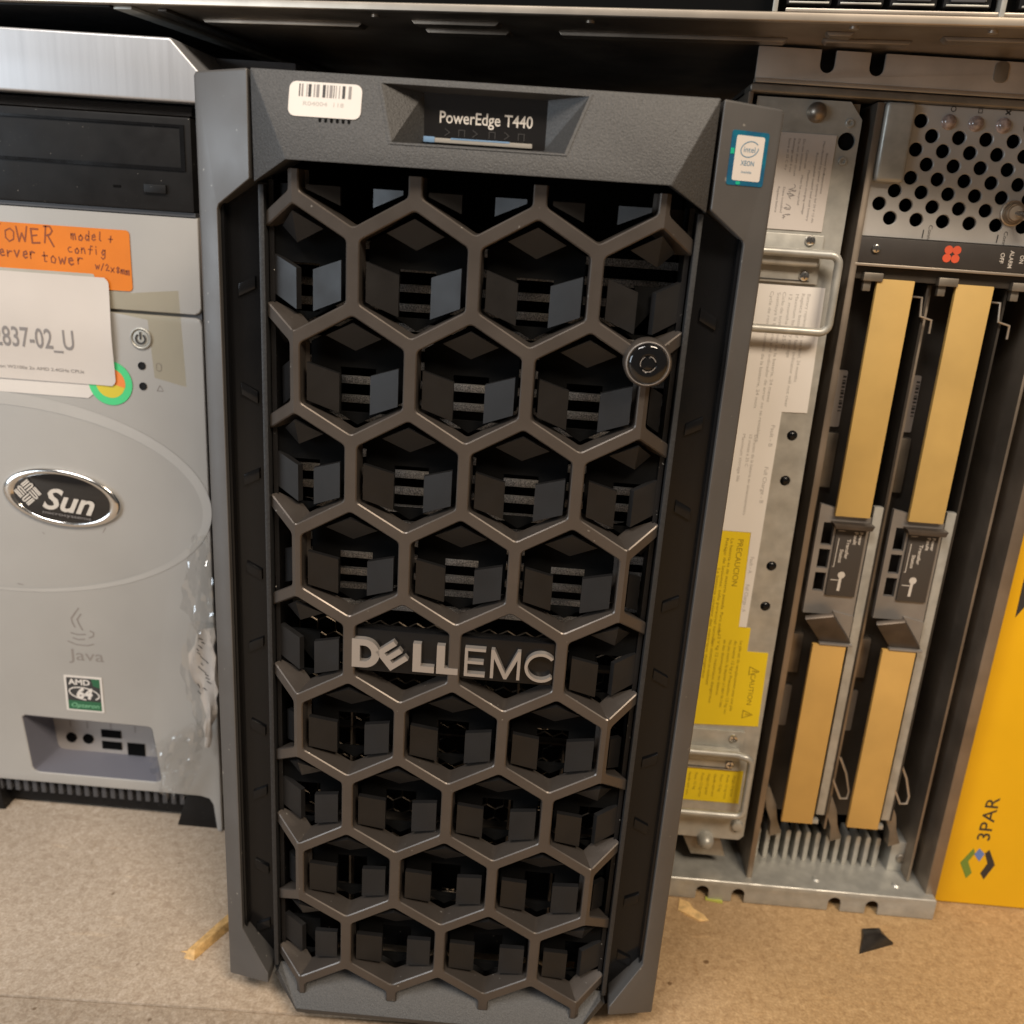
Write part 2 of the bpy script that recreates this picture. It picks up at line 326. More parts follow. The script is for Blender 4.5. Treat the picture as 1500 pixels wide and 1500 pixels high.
# baffle plates behind each opening
BL = [(-18.6, 4.2), (-6.4, -.4), (-6.4, -16.6), (-18.6, -11.2)]; BD = [(0, 21.2), (11.2, 15.3), (0, 9.4), (-11.2, 15.3)]
def baffle(cx, cz, poly, yf):
    m = MB().prism([(cx + x, cz + z) for x, z in poly], lambda x, z: yf(x - cx, z - cz), lambda x, z: yf(x - cx, z - cz) + 2.5)
    m.xf(lambda x, y, z: fold(x, y, z)); return m
for r in range(0, 11):
    for c in (range(-1, 3) if r % 2 else [-1.5, -.5, .5, 1.5, 2.5]):
        cx, cz = c * P, ZF - r * ROW
        if (r == 5 and c in (0, 1)) or r == 10: continue
        if r != 10:
            hx = [(cx + 22.6*math.sin(math.radians(60*k)), min(cz + 22.6*math.cos(math.radians(60*k)), 414)) for k in range(6)]
            if r == 5 and c in (0, 1): hl = []
            else: hl = [[(cx - 7.4, cz - 17.5), (cx + 7.4, cz - 17.5), (cx + 7.4, cz + 1.5), (cx - 7.4, cz + 1.5)]]
            if FOLD_L - 1 < cx < FOLD_R + 1 and r:
                if cx < FOLD_L + 1 or cx > FOLD_R - 1:
                    s_ = 1 if cx > 0 else -1; hx = [(cx + s_*min(s_*(x - cx), 15.9), z) for x, z in hx]
                sp(MB().holes(hx, hl, 13.2, 15.5).build('cup_back', 'black_void', smooth=0))
        for name, poly, yf in (('baffle', BL, lambda x, z: 6.6 + (x + 6.4) * .37), ('baffle', [(-x, z) for x, z in BL], lambda x, z: 6.6 - (x - 6.4) * .37), ('baffle', BD, lambda x, z: 7.5 - (z - 9.4) * .62)):
            if name == 'baffle' and poly is BD and r == 0: continue
            pp = [(cx + x) for x, _ in poly]
            if max(pp) < FOLD_L - FW + 2 or min(pp) > FOLD_R + FW - 2: continue
            # clip against the outer edges of the bezel and, in the top row, below the hood, shaping in its shadow line
            q = [(min(max(cx + x, FOLD_L - FW + .5), FOLD_R + FW - .5) - cx, min(cz + z, 411.0) - cz) for x, z in poly]
            # a plate that would straddle the fold keeps to the side of its own centre
            mid = cx + sum(x for x, _ in poly) / 4
            if mid < FOLD_L - 1: q = [(min(cx + x, FOLD_L - .8) - cx, z) for x, z in q]
            elif mid > FOLD_R + 1: q = [(max(cx + x, FOLD_R + .8) - cx, z) for x, z in q]
            sp(baffle(cx, cz, q, yf).build('baffle', 'baffle', smooth=0))
# interior: drive carriers above, vent mesh below
sp(MB().box(-62, 109, 75, 78, 20, 440).build('backplane', 'black_void'))
for k in range(21):
    z = 388.5 - k * 8.45
    sp(MB().box(-61, 108, 44 + (k % 2) * 1.2, 46.5 + (k % 2) * 1.2, z - 1.7, z + 1.7).build('carrier_slat', 'slat_metal', bevel=.3))
mesh = MB(); hs = 5.2
for r in range(0, 17):
    for c in range(-8, 14):
        cx, cz = (c + (r % 2) * .5) * hs * 1.732, 205 - r * hs * 1.5
        if not (-60 < cx < 106): continue
        for k in range(3):
            a, b = math.radians(60*k + 30), math.radians(60*k + 90)
            p0 = (cx + hs*math.cos(a), 47, cz + hs*math.sin(a)); p1 = (cx + hs*math.cos(b), 47, cz + hs*math.sin(b)); mesh.tube([p0, p1], .42, 4)
sp(mesh.build('vent_mesh', 'wire_metal', smooth=0, kind='stuff'))
for z, y, h in ((196, 38, 2.2), (176, 40, 1.2), (155, 36, 1.4), (128, 40, 1.2), (100, 37, 3.0), (76, 40, 1.4), (52, 38, 2.4)):
    sp(MB().box(-58, 105, y, y + 5, z, z + h).build('cross_rail', 'steel_black', bevel=.3))
for x, z0, z1 in ((-30, 35, 200), (13, 90, 205), (31, 40, 120), (52, 60, 205), (77, 30, 150)):
    sp(MB().box(x, x + 1.1, 36, 44, z0, z1).build('upright_rail', 'steel_brown', bevel=.2))
for x, z in ((-25, 178), (28, 150), (60, 165), (20, 62), (62, 118), (86, 44), (-36, 130), (8, 112)):
    sp(MB().box(x, x + 9, 33, 35, z, z + 2.4).build('clip', 'chrome', bevel=.3))
# side pillars
def pillar(sgn):
    cx = 23.5; X = lambda x: cx + sgn * (x - cx)
    # drawn for the left side (sgn=1), mirrored for the right
    poly = [(-88.4, 13), (-88.4, 447.6), (-87.2, 449), (-64, 450), (-64, 411.5), (-78.6, 401.5), (-79.4, 400), (-79.4, 47.5), (-64.2, 26.2), (-64.2, 20.5)]
    f = lambda x, z: 3 + max(0, (-64 - (x if sgn > 0 else 2*cx - x))) * .47
    return sp(MB().prism([(X(x), z) for x, z in poly], f, lambda x, z: f(x, z) + 26).build('side_trim', 'pillar_paint', bevel=.9, seg=3))
pillar(1); pillar(-1)
for sgn in (1, -1):
    X = lambda x: 23.5 + sgn * (x - 23.5)
    bx = lambda a, b, *r: MB().box(min(X(a), X(b)), max(X(a), X(b)), *r)
    slot = sp(bx(-82, -59.5, 17.5, 22, 20, 414).build('slot_panel', 'black_gloss'))
    sp(bx(-62.4, -60.2, 8.0, 27, 28, 410).build('edge_strip', 'strip_dark', bevel=.4))
    sp(bx(-59.45, -57.5, 12, 27, 24, 412).build('inner_strip', 'black_plastic'))
    sp(bx(-81.5, -78.0, 13.5, 27, 44, 404).build('slot_lip', 'black_gloss', bevel=.5))
    for k in range(9):
        z = 371 - k * ROW; up_ = -1 if k % 2 else 1
        q = [(X(-74), z), (X(-67), z + 3.6*up_), (X(-67), z + 3.6*up_ - 5), (X(-74), z - 5)]
        sp(MB().prism(q, 16.2, 18).build('rib_tab', 'black_gloss', bevel=.35))
# hood (top panel) with its recess for the status display
YT = lambda z: 2.5 - (450 - z) / 31 * 9.5
hood = MB(); h3 = lambda x, z: (x, YT(z), z)
TL, TR, BLc, BRc = (-62.6, 450), (109.6, 450), (-47.2, 419), (94.2, 419)
A, B, Cc, D = (-15, 448.3), (63.3, 448.3), (55.6, 426.8), (-9.6, 426.8)
for poly in ([TL, A, D, BLc], [B, TR, BRc, Cc], [TL, TR, B, A], [D, Cc, BRc, BLc]): hood.add([h3(*q) for q in poly], [(0, 1, 2, 3)])
oL, oR = (-62.6, 4.0, 410.5), (109.6, 4.0, 410.5)
hood.add([h3(*TL), h3(*BLc), oL], [(0, 1, 2)]); hood.add([h3(*TR), oR, h3(*BRc)], [(0, 1, 2)])
bl2, br2 = (-47.2, 24, 421), (94.2, 24, 421)
hood.add([h3(*BLc), h3(*BRc), br2, bl2], [(0, 1, 2, 3)]); hood.add([h3(*BLc), bl2, (-62.6, 24, 412), oL], [(0, 1, 2, 3)]); hood.add([h3(*BRc), oR, (109.6, 24, 412), br2], [(0, 1, 2, 3)])
hood.add([h3(*TL), h3(*TR), (109.6, 36, 450), (-62.6, 36, 450)], [(0, 1, 2, 3)])
hood.add([h3(*TL), oL, (-62.6, 36, 410.5), (-62.6, 36, 450)], [(0, 1, 2, 3)]); hood.add([h3(*TR), oR, (109.6, 36, 410.5), (109.6, 36, 450)], [(0, 1, 2, 3)])
hd = sp(hood.build('hood', 'texture_plastic', bevel=.5, smooth=25))
db = MB(); lip = .35
a, b, c_, d = (1.0, 446.2), (46.6, 446.2), (46.6, 428.6), (1.6, 428.6)
out = [A, B, Cc, D]; ctr = (24, 437.5); inn = [(q[0] + (ctr[0]-q[0])*.03, q[1] + (ctr[1]-q[1])*.06) for q in out]; dep = [a, b, c_, d]
o3 = [(x, YT(z) - lip, z) for x, z in out]; oo = [(x, YT(z) + 2, z) for x, z in out]; i3 = [(x, YT(z) - lip, z) for x, z in inn]; d3 = [(x, 9.5, z) for x, z in dep]
for i in range(4):
    j = (i + 1) % 4; db.add([oo[i], oo[j], o3[j], o3[i]], [(0, 1, 2, 3)]); db.add([o3[i], o3[j], i3[j], i3[i]], [(0, 1, 2, 3)]); db.add([i3[i], i3[j], d3[j], d3[i]], [(0, 1, 2, 3)])
dbo = sp(db.build('display_bezel', 'texture_plastic', smooth=0))
disp = sp(MB().box(.5, 47.2, 9.2, 12, 428.2, 446.6).build('display', 'screen_glass'))
def srv_sub(o, par): o.parent = par; return o
MB().text('PowerEdge T440', 7.0, 436.2, 4.3, 9.0, w=35.0, bold=.012).build('lettering', 'print_light', disp, smooth=0)
ic = MB()
for k, x in enumerate((10, 15.5, 20.5, 27, 32.5, 38)):
    ic.stroke([(x-1.1, 431.8), (x-1.1, 434), (x+1.1, 434), (x+1.1, 431.8)] if k % 2 else [(x-.8, 434.2), (x+.9, 433), (x-.8, 431.8)], .35, 9.05)
ic.build('status_icons', 'print_faint', disp, smooth=0)
lb = sp(MB().box(1.8, 42.5, 4.5, 9.6, 428.9, 430.6).build('light_bar', 'clear_bar', bevel=.4))
MB().box(1.7, 6.0, 4.2, 9.5, 428.8, 430.9).build('lens', 'blue_bar', lb, bevel=.4); MB().box(12, 34, 4.4, 5.0, 430.2, 430.75).build('glint_strip', 'blue_bar', lb)
# asset sticker and speaker slots on the hood
st = sp(MB().prism(rrect(-47.4, 434.3, -20.6, 446.4, 2.6), lambda x, z: YT(z) - .35, lambda x, z: YT(z) + .2).build('asset_sticker', 'sticker_white', label='white rounded barcode sticker'))
bc = MB(); x = -43.8; random.seed(3); bc2 = MB(); k = 0
while x < -24.5:
    wd = random.choice((.3, .45, .6, 1.1)); (bc if k % 3 else bc2).prism([(x, 441.2), (x + wd, 441.2), (x + wd, 445.6), (x, 445.6)], lambda x, z: YT(z) - .42, lambda x, z: YT(z) - .38); x += wd + random.choice((.4, .5, .9, 1.2)); k += 1
bc.build('barcode', 'print_grey', st, smooth=0); bc2.build('barcode', 'print_black', st, smooth=0)
MB().text('R04004  118', -42, 438.2, 1.5, lambda x, z: YT(z) - .42, w=15).build('lettering', 'print_lgrey', st, smooth=0)
for k in range(6): sp(MB().prism(rrect(-36 + k*2.15, 432.6, -34.9 + k*2.15, 434.6, .5, 3), lambda x, z: YT(z) - .06, lambda x, z: YT(z) + .5).build('vent_slot', 'black_void', smooth=0))
# processor badge on the right pillar
fy = lambda x, z: 3 + max(0, x - 111) * .47
bd = sp(MB().prism(rrect(115.6, 421.2, 130.6, 440.2, .9), lambda x, z: fy(x, z) - .25, lambda x, z: fy(x, z) + .4).build('processor_badge', 'badge_blue', smooth=0, label='blue holographic processor sticker with white centre'))
MB().prism(rrect(117.6, 422.9, 129.0, 438.6, .8), lambda x, z: fy(x, z) - .33, lambda x, z: fy(x, z)).build('badge_face', 'sticker_white', bd, smooth=0)
bt = MB(); ys = lambda x, z: fy(x, z) - .40
bt.text('intel', 121.0, 433.0, 2.0, ys, w=4.6); bt.text('XEON', 120.4, 428.3, 1.8, ys, w=5.4, bold=.01); bt.text('inside', 121, 425.6, 1.0, ys, w=4.2)
E_ = [(123.3 + 3.5*math.cos(t), 434.0 + 2.7*math.sin(t) + .5*math.cos(t)) for t in [math.radians(30 + 11*i) for i in range(31)]]
bt.stroke(E_, .32, ys); bt.build('lettering', 'badge_ink', bd, smooth=0)
MB().prism(rrect(119.4, 421.5, 121.2, 422.6, .4, 3), ys, fy).build('glint', 'badge_green', bd, smooth=0)
MB().prism([(115.8, 432), (117.2, 432), (117.2, 434), (115.8, 434)], ys, fy).build('glint', 'badge_green', bd, smooth=0)
# bezel lock
lk = sp(MB().lathe((93.2, 0, 354), [(9.3, 3), (9.3, -4.6), (8.9, -5.2), (8.2, -5.2), (7.6, -4.4)], 40).build('lock_ring', 'bronze_paint', smooth=40))
MB().lathe((93.2, 0, 354), [(7.7, 0), (7.7, -5.6), (7.2, -6.4), (6.4, -6.7), (3.6, -6.5), (3.3, -5.6), (2.5, -5.6), (2.3, -6.2), (0.6, -6.3)], 36).build('lock_barrel', 'lock_black', lk, smooth=50)
MB().lathe((93.2, 0, 354), [(8.6, -4.9), (8.5, -5.5), (8.25, -5.7), (8.0, -5.5), (7.9, -4.9)], 40).build('lock_rim', 'logo_silver', lk, smooth=50)
ar = MB()
for a0, a1 in ((20, 80), (120, 200), (230, 340)): ar.stroke([(93.2 + 3.0*math.cos(math.radians(a0 + (a1-a0)*i/8)), 354 + 3.0*math.sin(math.radians(a0 + (a1-a0)*i/8))) for i in range(9)], .28, -6.56)
ar.build('keyway_ring', 'logo_silver', lk, smooth=0)
# logo
lp = sp(MB().prism([(-23.4, 206.5), (69.8, 206.5), (69.8, 227.5), (-23.4, 227.5)], 2.6, 8).build('logo_plate', 'black_gloss', bevel=.6))
yl0, yl1 = -.4, 2.8
lg = []
def letter(poly, hole=None):
    m = MB()
    if hole: m.holes(poly, hole, yl0, yl1)
    else: m.prism(poly, yl0, yl1)
    return sp(m.build('logo_letter', 'logo_silver', bevel=0, smooth=30))
zb, zt = 209.6, 223.4
def arcp(cx, cz, rx, rz, a0, a1, n=14): return [(cx + rx*math.cos(math.radians(a0 + (a1-a0)*i/n)), cz + rz*math.sin(math.radians(a0 + (a1-a0)*i/n))) for i in range(n+1)]
H_ = zt - zb; zc = (zb + zt) / 2
letter([(-22, zb), (-16.5, zb)] + arcp(-16.5, zc, 6.9, H_/2, -90, 90) + [(-22, zt)], [[(-18.4, zb + 3)] + arcp(-16.6, zc, 3.4, H_/2 - 3, -90, 90) + [(-18.4, zt - 3)]])
Erot = lambda x, z: (-4.2 + (x*math.cos(.66) - z*math.sin(.66)), zc - .1 + (x*math.sin(.66) + z*math.cos(.66)))
e_ = [(-4.9, -5.6), (5.0, -5.6), (5.0, -3.2), (-1.9, -3.2), (-1.9, -1.35), (5.0, -1.35), (5.0, 1.05), (-1.9, 1.05), (-1.9, 2.9), (5.0, 2.9), (5.0, 5.4), (-4.9, 5.4)]
letter([Erot(x, z) for x, z in e_])
for x0 in (5.2, 15.8): letter([(x0, zb), (x0 + 9.6, zb), (x0 + 9.6, zb + 3), (x0 + 3.6, zb + 3), (x0 + 3.6, zt), (x0, zt)])
t_ = 1.35
letter([(28.2, zb), (37.4, zb), (37.4, zb+t_), (28.2+t_, zb+t_), (28.2+t_, zc-t_/2), (36.6, zc-t_/2), (36.6, zc+t_/2), (28.2+t_, zc+t_/2), (28.2+t_, zt-t_), (37.4, zt-t_), (37.4, zt), (28.2, zt)])
letter([(39.8, zb), (39.8+t_, zb), (39.8+t_, zt-4), (45.9, zb), (47.1, zb), (52.9-t_, zt-4), (52.9-t_, zb), (52.9, zb), (52.9, zt), (51.4, zt), (46.5, zb+2.6), (41.3, zt), (39.8, zt)])
letter(arcp(62.0, zc, 7.2, 7.1, 42, 318, 26) + arcp(62.0, zc, 7.2-t_, 7.1-t_, 318, 42, 26))
# lower apron
ap = MB(); pts = [(-60, 11.5, 27.5), (107, 11.5, 27.5), (107, 7, 26), (94.5, -5, 14.5), (-47.5, -5, 14.5), (-60, 7, 26)]
ap.add(pts, [(0, 5, 4), (0, 4, 3, 1), (1, 3, 2)])
low = [(-62.5, 8, 23), (-48, -2.5, 9.5), (95, -2.5, 9.5), (109.5, 8, 23)]
ap.add([pts[5], pts[4], pts[3], pts[2]] + low, [(0, 1, 5, 4), (1, 2, 6, 5), (2, 3, 7, 6)])
ap.add(low + [(-62, 40, 12), (109, 40, 12), (-48, 40, 10), (95, 40, 10)], [(0, 1, 6, 4), (1, 2, 7, 6), (2, 3, 5, 7)])
sp(ap.build('apron', 'texture_plastic', bevel=.4, smooth=20))
# ================================================================== WORKSTATION TOWER (left)
YW = 140
tw = thing('workstation_tower', 'silver grey workstation tower with stickers and a black optical drive, left of the server', 'computer', (-250, 300, 0))
IT = Matrix.Translation(Vector((250, -300, 0)) * S)
def tp(o): o.parent = tw; o.matrix_parent_inverse = IT; return o
XR, XL = -137.5, -345
tp(MB().box(XL, XR, 172, 560, 22, 444).build('case_body', 'tower_silver', bevel=2))
for x in (-300, -150):
    tp(MB().prism([(x - 12, 0), (x + 12, 0), (x + 9, 26), (x - 9, 26)] if x < -200 else [(-170, 0), (-138.5, 0), (-140, 26), (-162, 26)], YW + 3, 170).build('foot', 'black_plastic', bevel=1))
tp(MB().box(XL + 6, XR - 4, YW + 12.5, 172, 3, 28).build('plinth', 'black_plastic'))
tooth = None
for k in range(26):
    if tooth is None:
        tooth = MB().box(-1.6, 1.6, 0, 8, 0, 12).build('plinth_tooth', 'tower_dark', tw, bevel=.5); tooth.matrix_parent_inverse = IT; o = tooth
    else: o = clone(tooth, tw); o.matrix_parent_inverse = IT
    o.location = Vector((-296 + k * 5.9, YW + 4.5, 15.5)) * S
# lower front panel with the port recess
port = [(-266.5, 75.5), (-263.5, 38.5), (-262.0, 36.0), (-259, 35.0), (-181, 35), (-178.2, 36), (-177.5, 38.5), (-181.5, 74.5), (-183.5, 76), (-264.5, 77)]
outer = [(XL, 27)] + [(-152, 27), (-146, 25.5), (-143.5, 21), (-141.5, 0.5), (-138.2, 0.5)] + [(XR, 335), (XR - 1.0, 337.8), (XR - 3.6, 338.8), (XL, 338.8)]
fp = tp(MB().holes(outer, [port], YW, YW + 3).build('front_panel', 'tower_silver', bevel=1.2, seg=3))
up_p = tp(MB().prism([(XL, 340.4), (XR - 4, 340.4), (XR - 1, 341.6), (XR, 344), (XR, 391.6), (XL, 391.6)], YW, 172).build('upper_panel', 'tower_silver', bevel=1.0, seg=3))
tp(MB().box(XL, XR - .6, YW + 1.6, 172, 337, 342).build('panel_seam', 'tower_dark'))
# port bay
pb = tp(MB().add([(x, YW + .3, z) for x, z in port] + [(x + (4 if x < -220 else -2), 166, z + (1.5 if z < 50 else 0)) for x, z in port], [(i, (i+1) % 10, (i+1) % 10 + 10, i + 10) for i in range(10)]).build('port_bay', 'port_grey', smooth=30)); tp(MB().box(XL, -272, YW + 3, 172, 27.2, 338).box(-172, XR - .3, YW + 3, 172, 27.2, 338).box(-272, -172, YW + 3, 172, 82, 338).build('panel_back', 'tower_silver'))
pf = tp(MB().prism([(-264.5, 30), (-176, 30), (-176, 80), (-264.5, 80)], 165.2, 168).build('port_plate', 'port_face'))
for x in (-249.6, -238): MB().lathe((x, 165.2, 46.5), [(3.6, .2), (3.6, -.8), (2.9, -.9), (2.7, -.15), (.3, -.1)], 20).build('audio_jack', 'black_void', pf, smooth=40)
for z in (51.8, 42.8): MB().box(-228.5, -215, 164.6, 166, z - 2.9, z + 2.9).build('usb_port', 'black_void', pf)
MB().box(-211, -199, 164.6, 166, 36.5, 46).build('network_port', 'black_void', pf)
mk = MB()
for x in (-249.6, -238, -221.8, -205): mk.box(x - .25, x + .25, 165.0, 165.1, 54.5, 60)
mk.build('port_marks', 'tower_mark', pf, smooth=0)
# swoosh moulded into the front
sw = MB(); cxs, czs = -266, 226; N = 90; ring = []
for i in range(N + 1):
    a = math.radians(112 - 232 * i / N); wv = 4.6 * (1 - .86 * i / N); 
    for rr in (-wv, wv): ring.append((cxs + (127 + rr) * math.cos(a), YW - .25, czs + (60 + rr * .9) * math.sin(a)))
sw.add(ring, [(2*i, 2*i+1, 2*i+3, 2*i+2) for i in range(N)]); tp(sw.build('swoosh', 'tower_band', smooth=0))
# optical drive
od = tp(MB().box(XL, XR - .8, YW - 2.5, 172, 394.2, 440.8).build('optical_drive', 'black_plastic', bevel=1.2))
tp(MB().prism([(XL, 441.2), (XR - .5, 441.2), (XR - .5, 446.5), (XL, 446.5)], lambda x, z: YW - 2 + (z - 441.2) * .7, 172).build('drive_cap', 'black_gloss', bevel=.9, seg=3))
MB().holes([(XL + 2, 414.6), (-141.8, 414.6), (-141.8, 437.0), (XL + 2, 437.0)], [[(XL + 3, 416.2), (-144.0, 416.2), (-144.0, 435.8), (XL + 3, 435.8)]], YW - 3.2, YW - 2.0).build('tray_frame', 'black_gloss', od, smooth=0)
MB().box(-164.2, -152.4, YW - 4.0, YW - 2, 402.8, 407.2).build('eject_button', 'black_plastic', od, bevel=.5)
MB().box(-181, -177, YW - 2.8, YW - 2, 404.4, 405.6).build('activity_light', 'black_void', od)
tp(MB().box(XL, XR - 1, YW - .5, 172, 391.9, 394).build('drive_gap', 'tower_dark'))
# power button and lights
pw = tp(MB().lathe((-172.3, YW, 325.6), [(6.0, .4), (6.0, -.9), (5.4, -1.2), (4.8, -.9), (4.6, -.2), (4.4, -.6), (.4, -.9)], 30).build('power_button', 'galv', smooth=50))
pm = MB(); pm.stroke([(-172.3 + 2.6*math.cos(math.radians(130 + 280*i/16)), 325.4 + 2.6*math.sin(math.radians(130 + 280*i/16))) for i in range(17)], .95, YW - 1.25); pm.stroke([(-172.3, 325.4), (-172.3, 329)], .95, YW - 1.3)
pm.build('power_mark', 'print_black', pw, smooth=0)
for z in (310.2, 298.6):
    q = tp(MB().lathe((-172.9, YW, z), [(2.2, .3), (2.2, -.45), (1.9, -.5), (1.7, -.12), (.2, -.08)], 18).build('status_light', 'black_plastic', smooth=50))
mk = MB(); mk.stroke([(-164.6, 308.5), (-164.6, 311.6), (-163.2, 312.4), (-161.8, 311.6), (-161.8, 308.5), (-163.2, 307.8), (-164.6, 308.5)], .35, YW - .15)
mk.stroke([(-165, 296.6), (-163.2, 299.8), (-161.4, 296.6), (-165, 296.6)], .35, YW - .15); tp(mk.build('light_icons', 'tower_mark', smooth=0))
# stickers
GL = {  # simple handwritten strokes on a 1 x 1 cell
 'T': [[(-.1, 1), (.8, .97)], [(.35, 1), (.3, 0)]], 'O': [[(.5, .9), (.15, .7), (.1, .25), (.4, 0), (.75, .2), (.8, .65), (.5, .9)]], 'W': [[(.05, .9), (.2, 0), (.45, .55), (.65, 0), (.9, .95)]],
 'E': [[(.8, .95), (.2, .9), (.15, 0), (.8, .02)], [(.2, .48), (.65, .5)]], 'R': [[(.2, 0), (.25, 1)], [(.1, .95), (.6, 1), (.8, .75), (.6, .5), (.25, .45)], [(.45, .45), (.9, -.15)]],
 'm': [[(.05, .6), (.08, 0)], [(.08, .45), (.3, .6), (.4, 0)], [(.4, .45), (.65, .6), (.78, 0)]], 'o': [[(.45, .6), (.15, .4), (.2, .05), (.55, 0), (.7, .35), (.45, .6)]], 'd': [[(.65, .4), (.35, .6), (.12, .25), (.35, 0), (.65, .2)], [(.7, 1), (.66, 0)]],
 'e': [[(.15, .3), (.65, .35), (.5, .6), (.2, .5), (.15, .15), (.4, 0), (.7, .1)]], 'l': [[(.4, 1), (.38, .1), (.55, 0)]], '+': [[(.1, .35), (.7, .38)], [(.4, .65), (.4, .05)]], 'c': [[(.7, .6), (.35, .62), (.12, .3), (.3, 0), (.7, .05)]],
 'n': [[(.1, .6), (.14, 0)], [(.14, .4), (.45, .6), (.62, .35), (.65, 0)]], 'f': [[(.7, .95), (.45, .95), (.38, .6), (.36, 0)], [(.1, .55), (.7, .57)]], 'i': [[(.4, .6), (.4, 0)], [(.4, .8), (.42, .84)]], 'g': [[(.65, .5), (.35, .6), (.15, .3), (.35, .05), (.65, .25)], [(.68, .6), (.66, -.25), (.4, -.4), (.15, -.25)]],
 's': [[(.65, .6), (.25, .55), (.25, .38), (.6, .25), (.55, .02), (.1, .05)]], 'r': [[(.15, .6), (.18, 0)], [(.18, .35), (.4, .6), (.7, .55)]], 'v': [[(.05, .6), (.35, 0), (.7, .62)]], 't': [[(.4, .95), (.38, .05), (.6, 0)], [(.1, .6), (.7, .62)]], 'w': [[(.02, .6), (.2, 0), (.42, .45), (.6, 0), (.85, .62)]],
 'x': [[(.1, .6), (.7, 0)], [(.7, .6), (.1, 0)]], '2': [[(.1, .6), (.4, .8), (.65, .55), (.1, 0), (.75, .02)]], 'a': [[(.65, .5), (.35, .6), (.12, .25), (.35, 0), (.62, .2)], [(.68, .6), (.7, 0)]], 'u': [[(.1, .6), (.15, .1), (.4, 0), (.65, .2)], [(.68, .6), (.7, 0)]], '/': [[(.1, 0), (.7, .9)]], '8': [[(.5, .45), (.2, .65), (.4, .9), (.65, .7), (.25, .2), (.45, 0), (.7, .2), (.5, .45)]], ' ': []}
def hand(m, s_, x, z, h, wd, lw, y, slope=0.):
    for ch in s_:
        jx, jz, jh, js = random.uniform(-.06, .06)*wd, random.uniform(-.07, .07)*h, random.uniform(.88, 1.1), random.uniform(-.08, .16)
        for pl in GL.get(ch, []): m.stroke([(x + jx + (a + b*js + random.uniform(-.03, .03))*wd, z + jz + (b*jh + random.uniform(-.03, .03))*h) for a, b in pl], lw * random.uniform(.85, 1.2), y)
        x += wd * (1.02 if ch != ' ' else .8); z += slope * wd
    return m
osk = tp(MB().prism(rrect(-290, 350.8, -175.2, 382.8, 2.2), YW - .5, YW - .05).build('orange_sticker', 'orange_paper', smooth=0, label='orange paper sticker with handwriting'))
hw = MB(); yy = YW - .62
hand(hw, 'TOWER', -251.2, 372.8, 8.4, 6.8, .8, yy, .02); hand(hw, 'server', -252.4, 364.6, 5.6, 4.15, .7, yy, .01); hand(hw, 'tower', -224.6, 363.2, 5.8, 4.7, .7, yy); hand(hw, 'model', -207.4, 376.2, 5.0, 3.55, .6, yy); hand(hw, '+', -187.4, 376.0, 5.0, 3.8, .6, yy)
hand(hw, 'config', -209.6, 369.2, 4.8, 3.5, .6, yy); hand(hw, 'w/2x8mm', -195, 361.4, 3.8, 2.7, .6, yy, -.10)
hw.build('handwriting', 'ink_brown', osk, smooth=0)
wy = lambda x, z: YW - 1.5 - .55 * math.sin((z - 297) / 60 * 7 + x * .01) - .5 * max(0, (x + 205) / 17) ** 2
gx = MB(); nx, nz = 26, 40; x0, x1, z0, z1 = -290., -188.0, 297.6, 357.2
for j in range(nz + 1):
    for i in range(nx + 1):
        x, z = x0 + (x1 - x0) * i / nx, z0 + (z1 - z0) * j / nz
        if i == nx and j in (0, nz): x -= 2.2
        if i == nx and j in (1, nz - 1): x -= .6
        gx.v.append((x, wy(x, z), z))
gx.f = [(j*(nx+1)+i, j*(nx+1)+i+1, (j+1)*(nx+1)+i+1, (j+1)*(nx+1)+i) for j in range(nz) for i in range(nx)]
wl = tp(gx.build('paper_label', 'paper', smooth=60, label='creased white paper label with a part number'))
tx = MB(); wt = lambda x, z: wy(x, z) - .18
tx.text('2837-02_U', -255.8, 316.4, 11.4, wt, w=46.0, bold=.012); tx.text('opteron W2100z 2x AMD 2.4GHz CPUs', -262, 303.6, 1.9, wt, w=56, bold=.0)
tx.build('lettering', 'print_grey', wl, smooth=0)
tp(MB().prism([(-290, 289.6), (-205, 289.4), (-197, 296), (-197, 300), (-290, 300)], YW - .42, YW - .05).build('under_label', 'sticker_white', smooth=0))
tp(MB().prism(rrect(-290, 352, -196, 358.8, 1.2), YW - .66, YW - .51).build('tape_strip', 'tape', smooth=0))
tp(MB().prism([(-195, 352), (-176, 350), (-150, 353), (-148, 300), (-166, 304), (-168, 336), (-195, 340)], YW - .22, YW - .05).build('clear_tape', 'tape_film', smooth=0))
dsk = tp(MB().prism(circ(-191.6, 299.0, 12.6, 40), YW - .46, YW - .05).build('ring_sticker', 'green_ring', smooth=0, label='green, yellow and orange ring sticker'))
MB().prism(circ(-191.6, 299.0, 8.4, 36), YW - .52, YW - .4).build('inner_disc', 'yellow_ring', dsk, smooth=0)
MB().prism([(-191.6, 299)] + [(-191.6 + 8.6*math.cos(math.radians(a)), 299 + 8.6*math.sin(math.radians(a))) for a in range(-15, 100, 9)], YW - .58, YW - .45).build('inner_wedge', 'orange_ring', dsk, smooth=0)
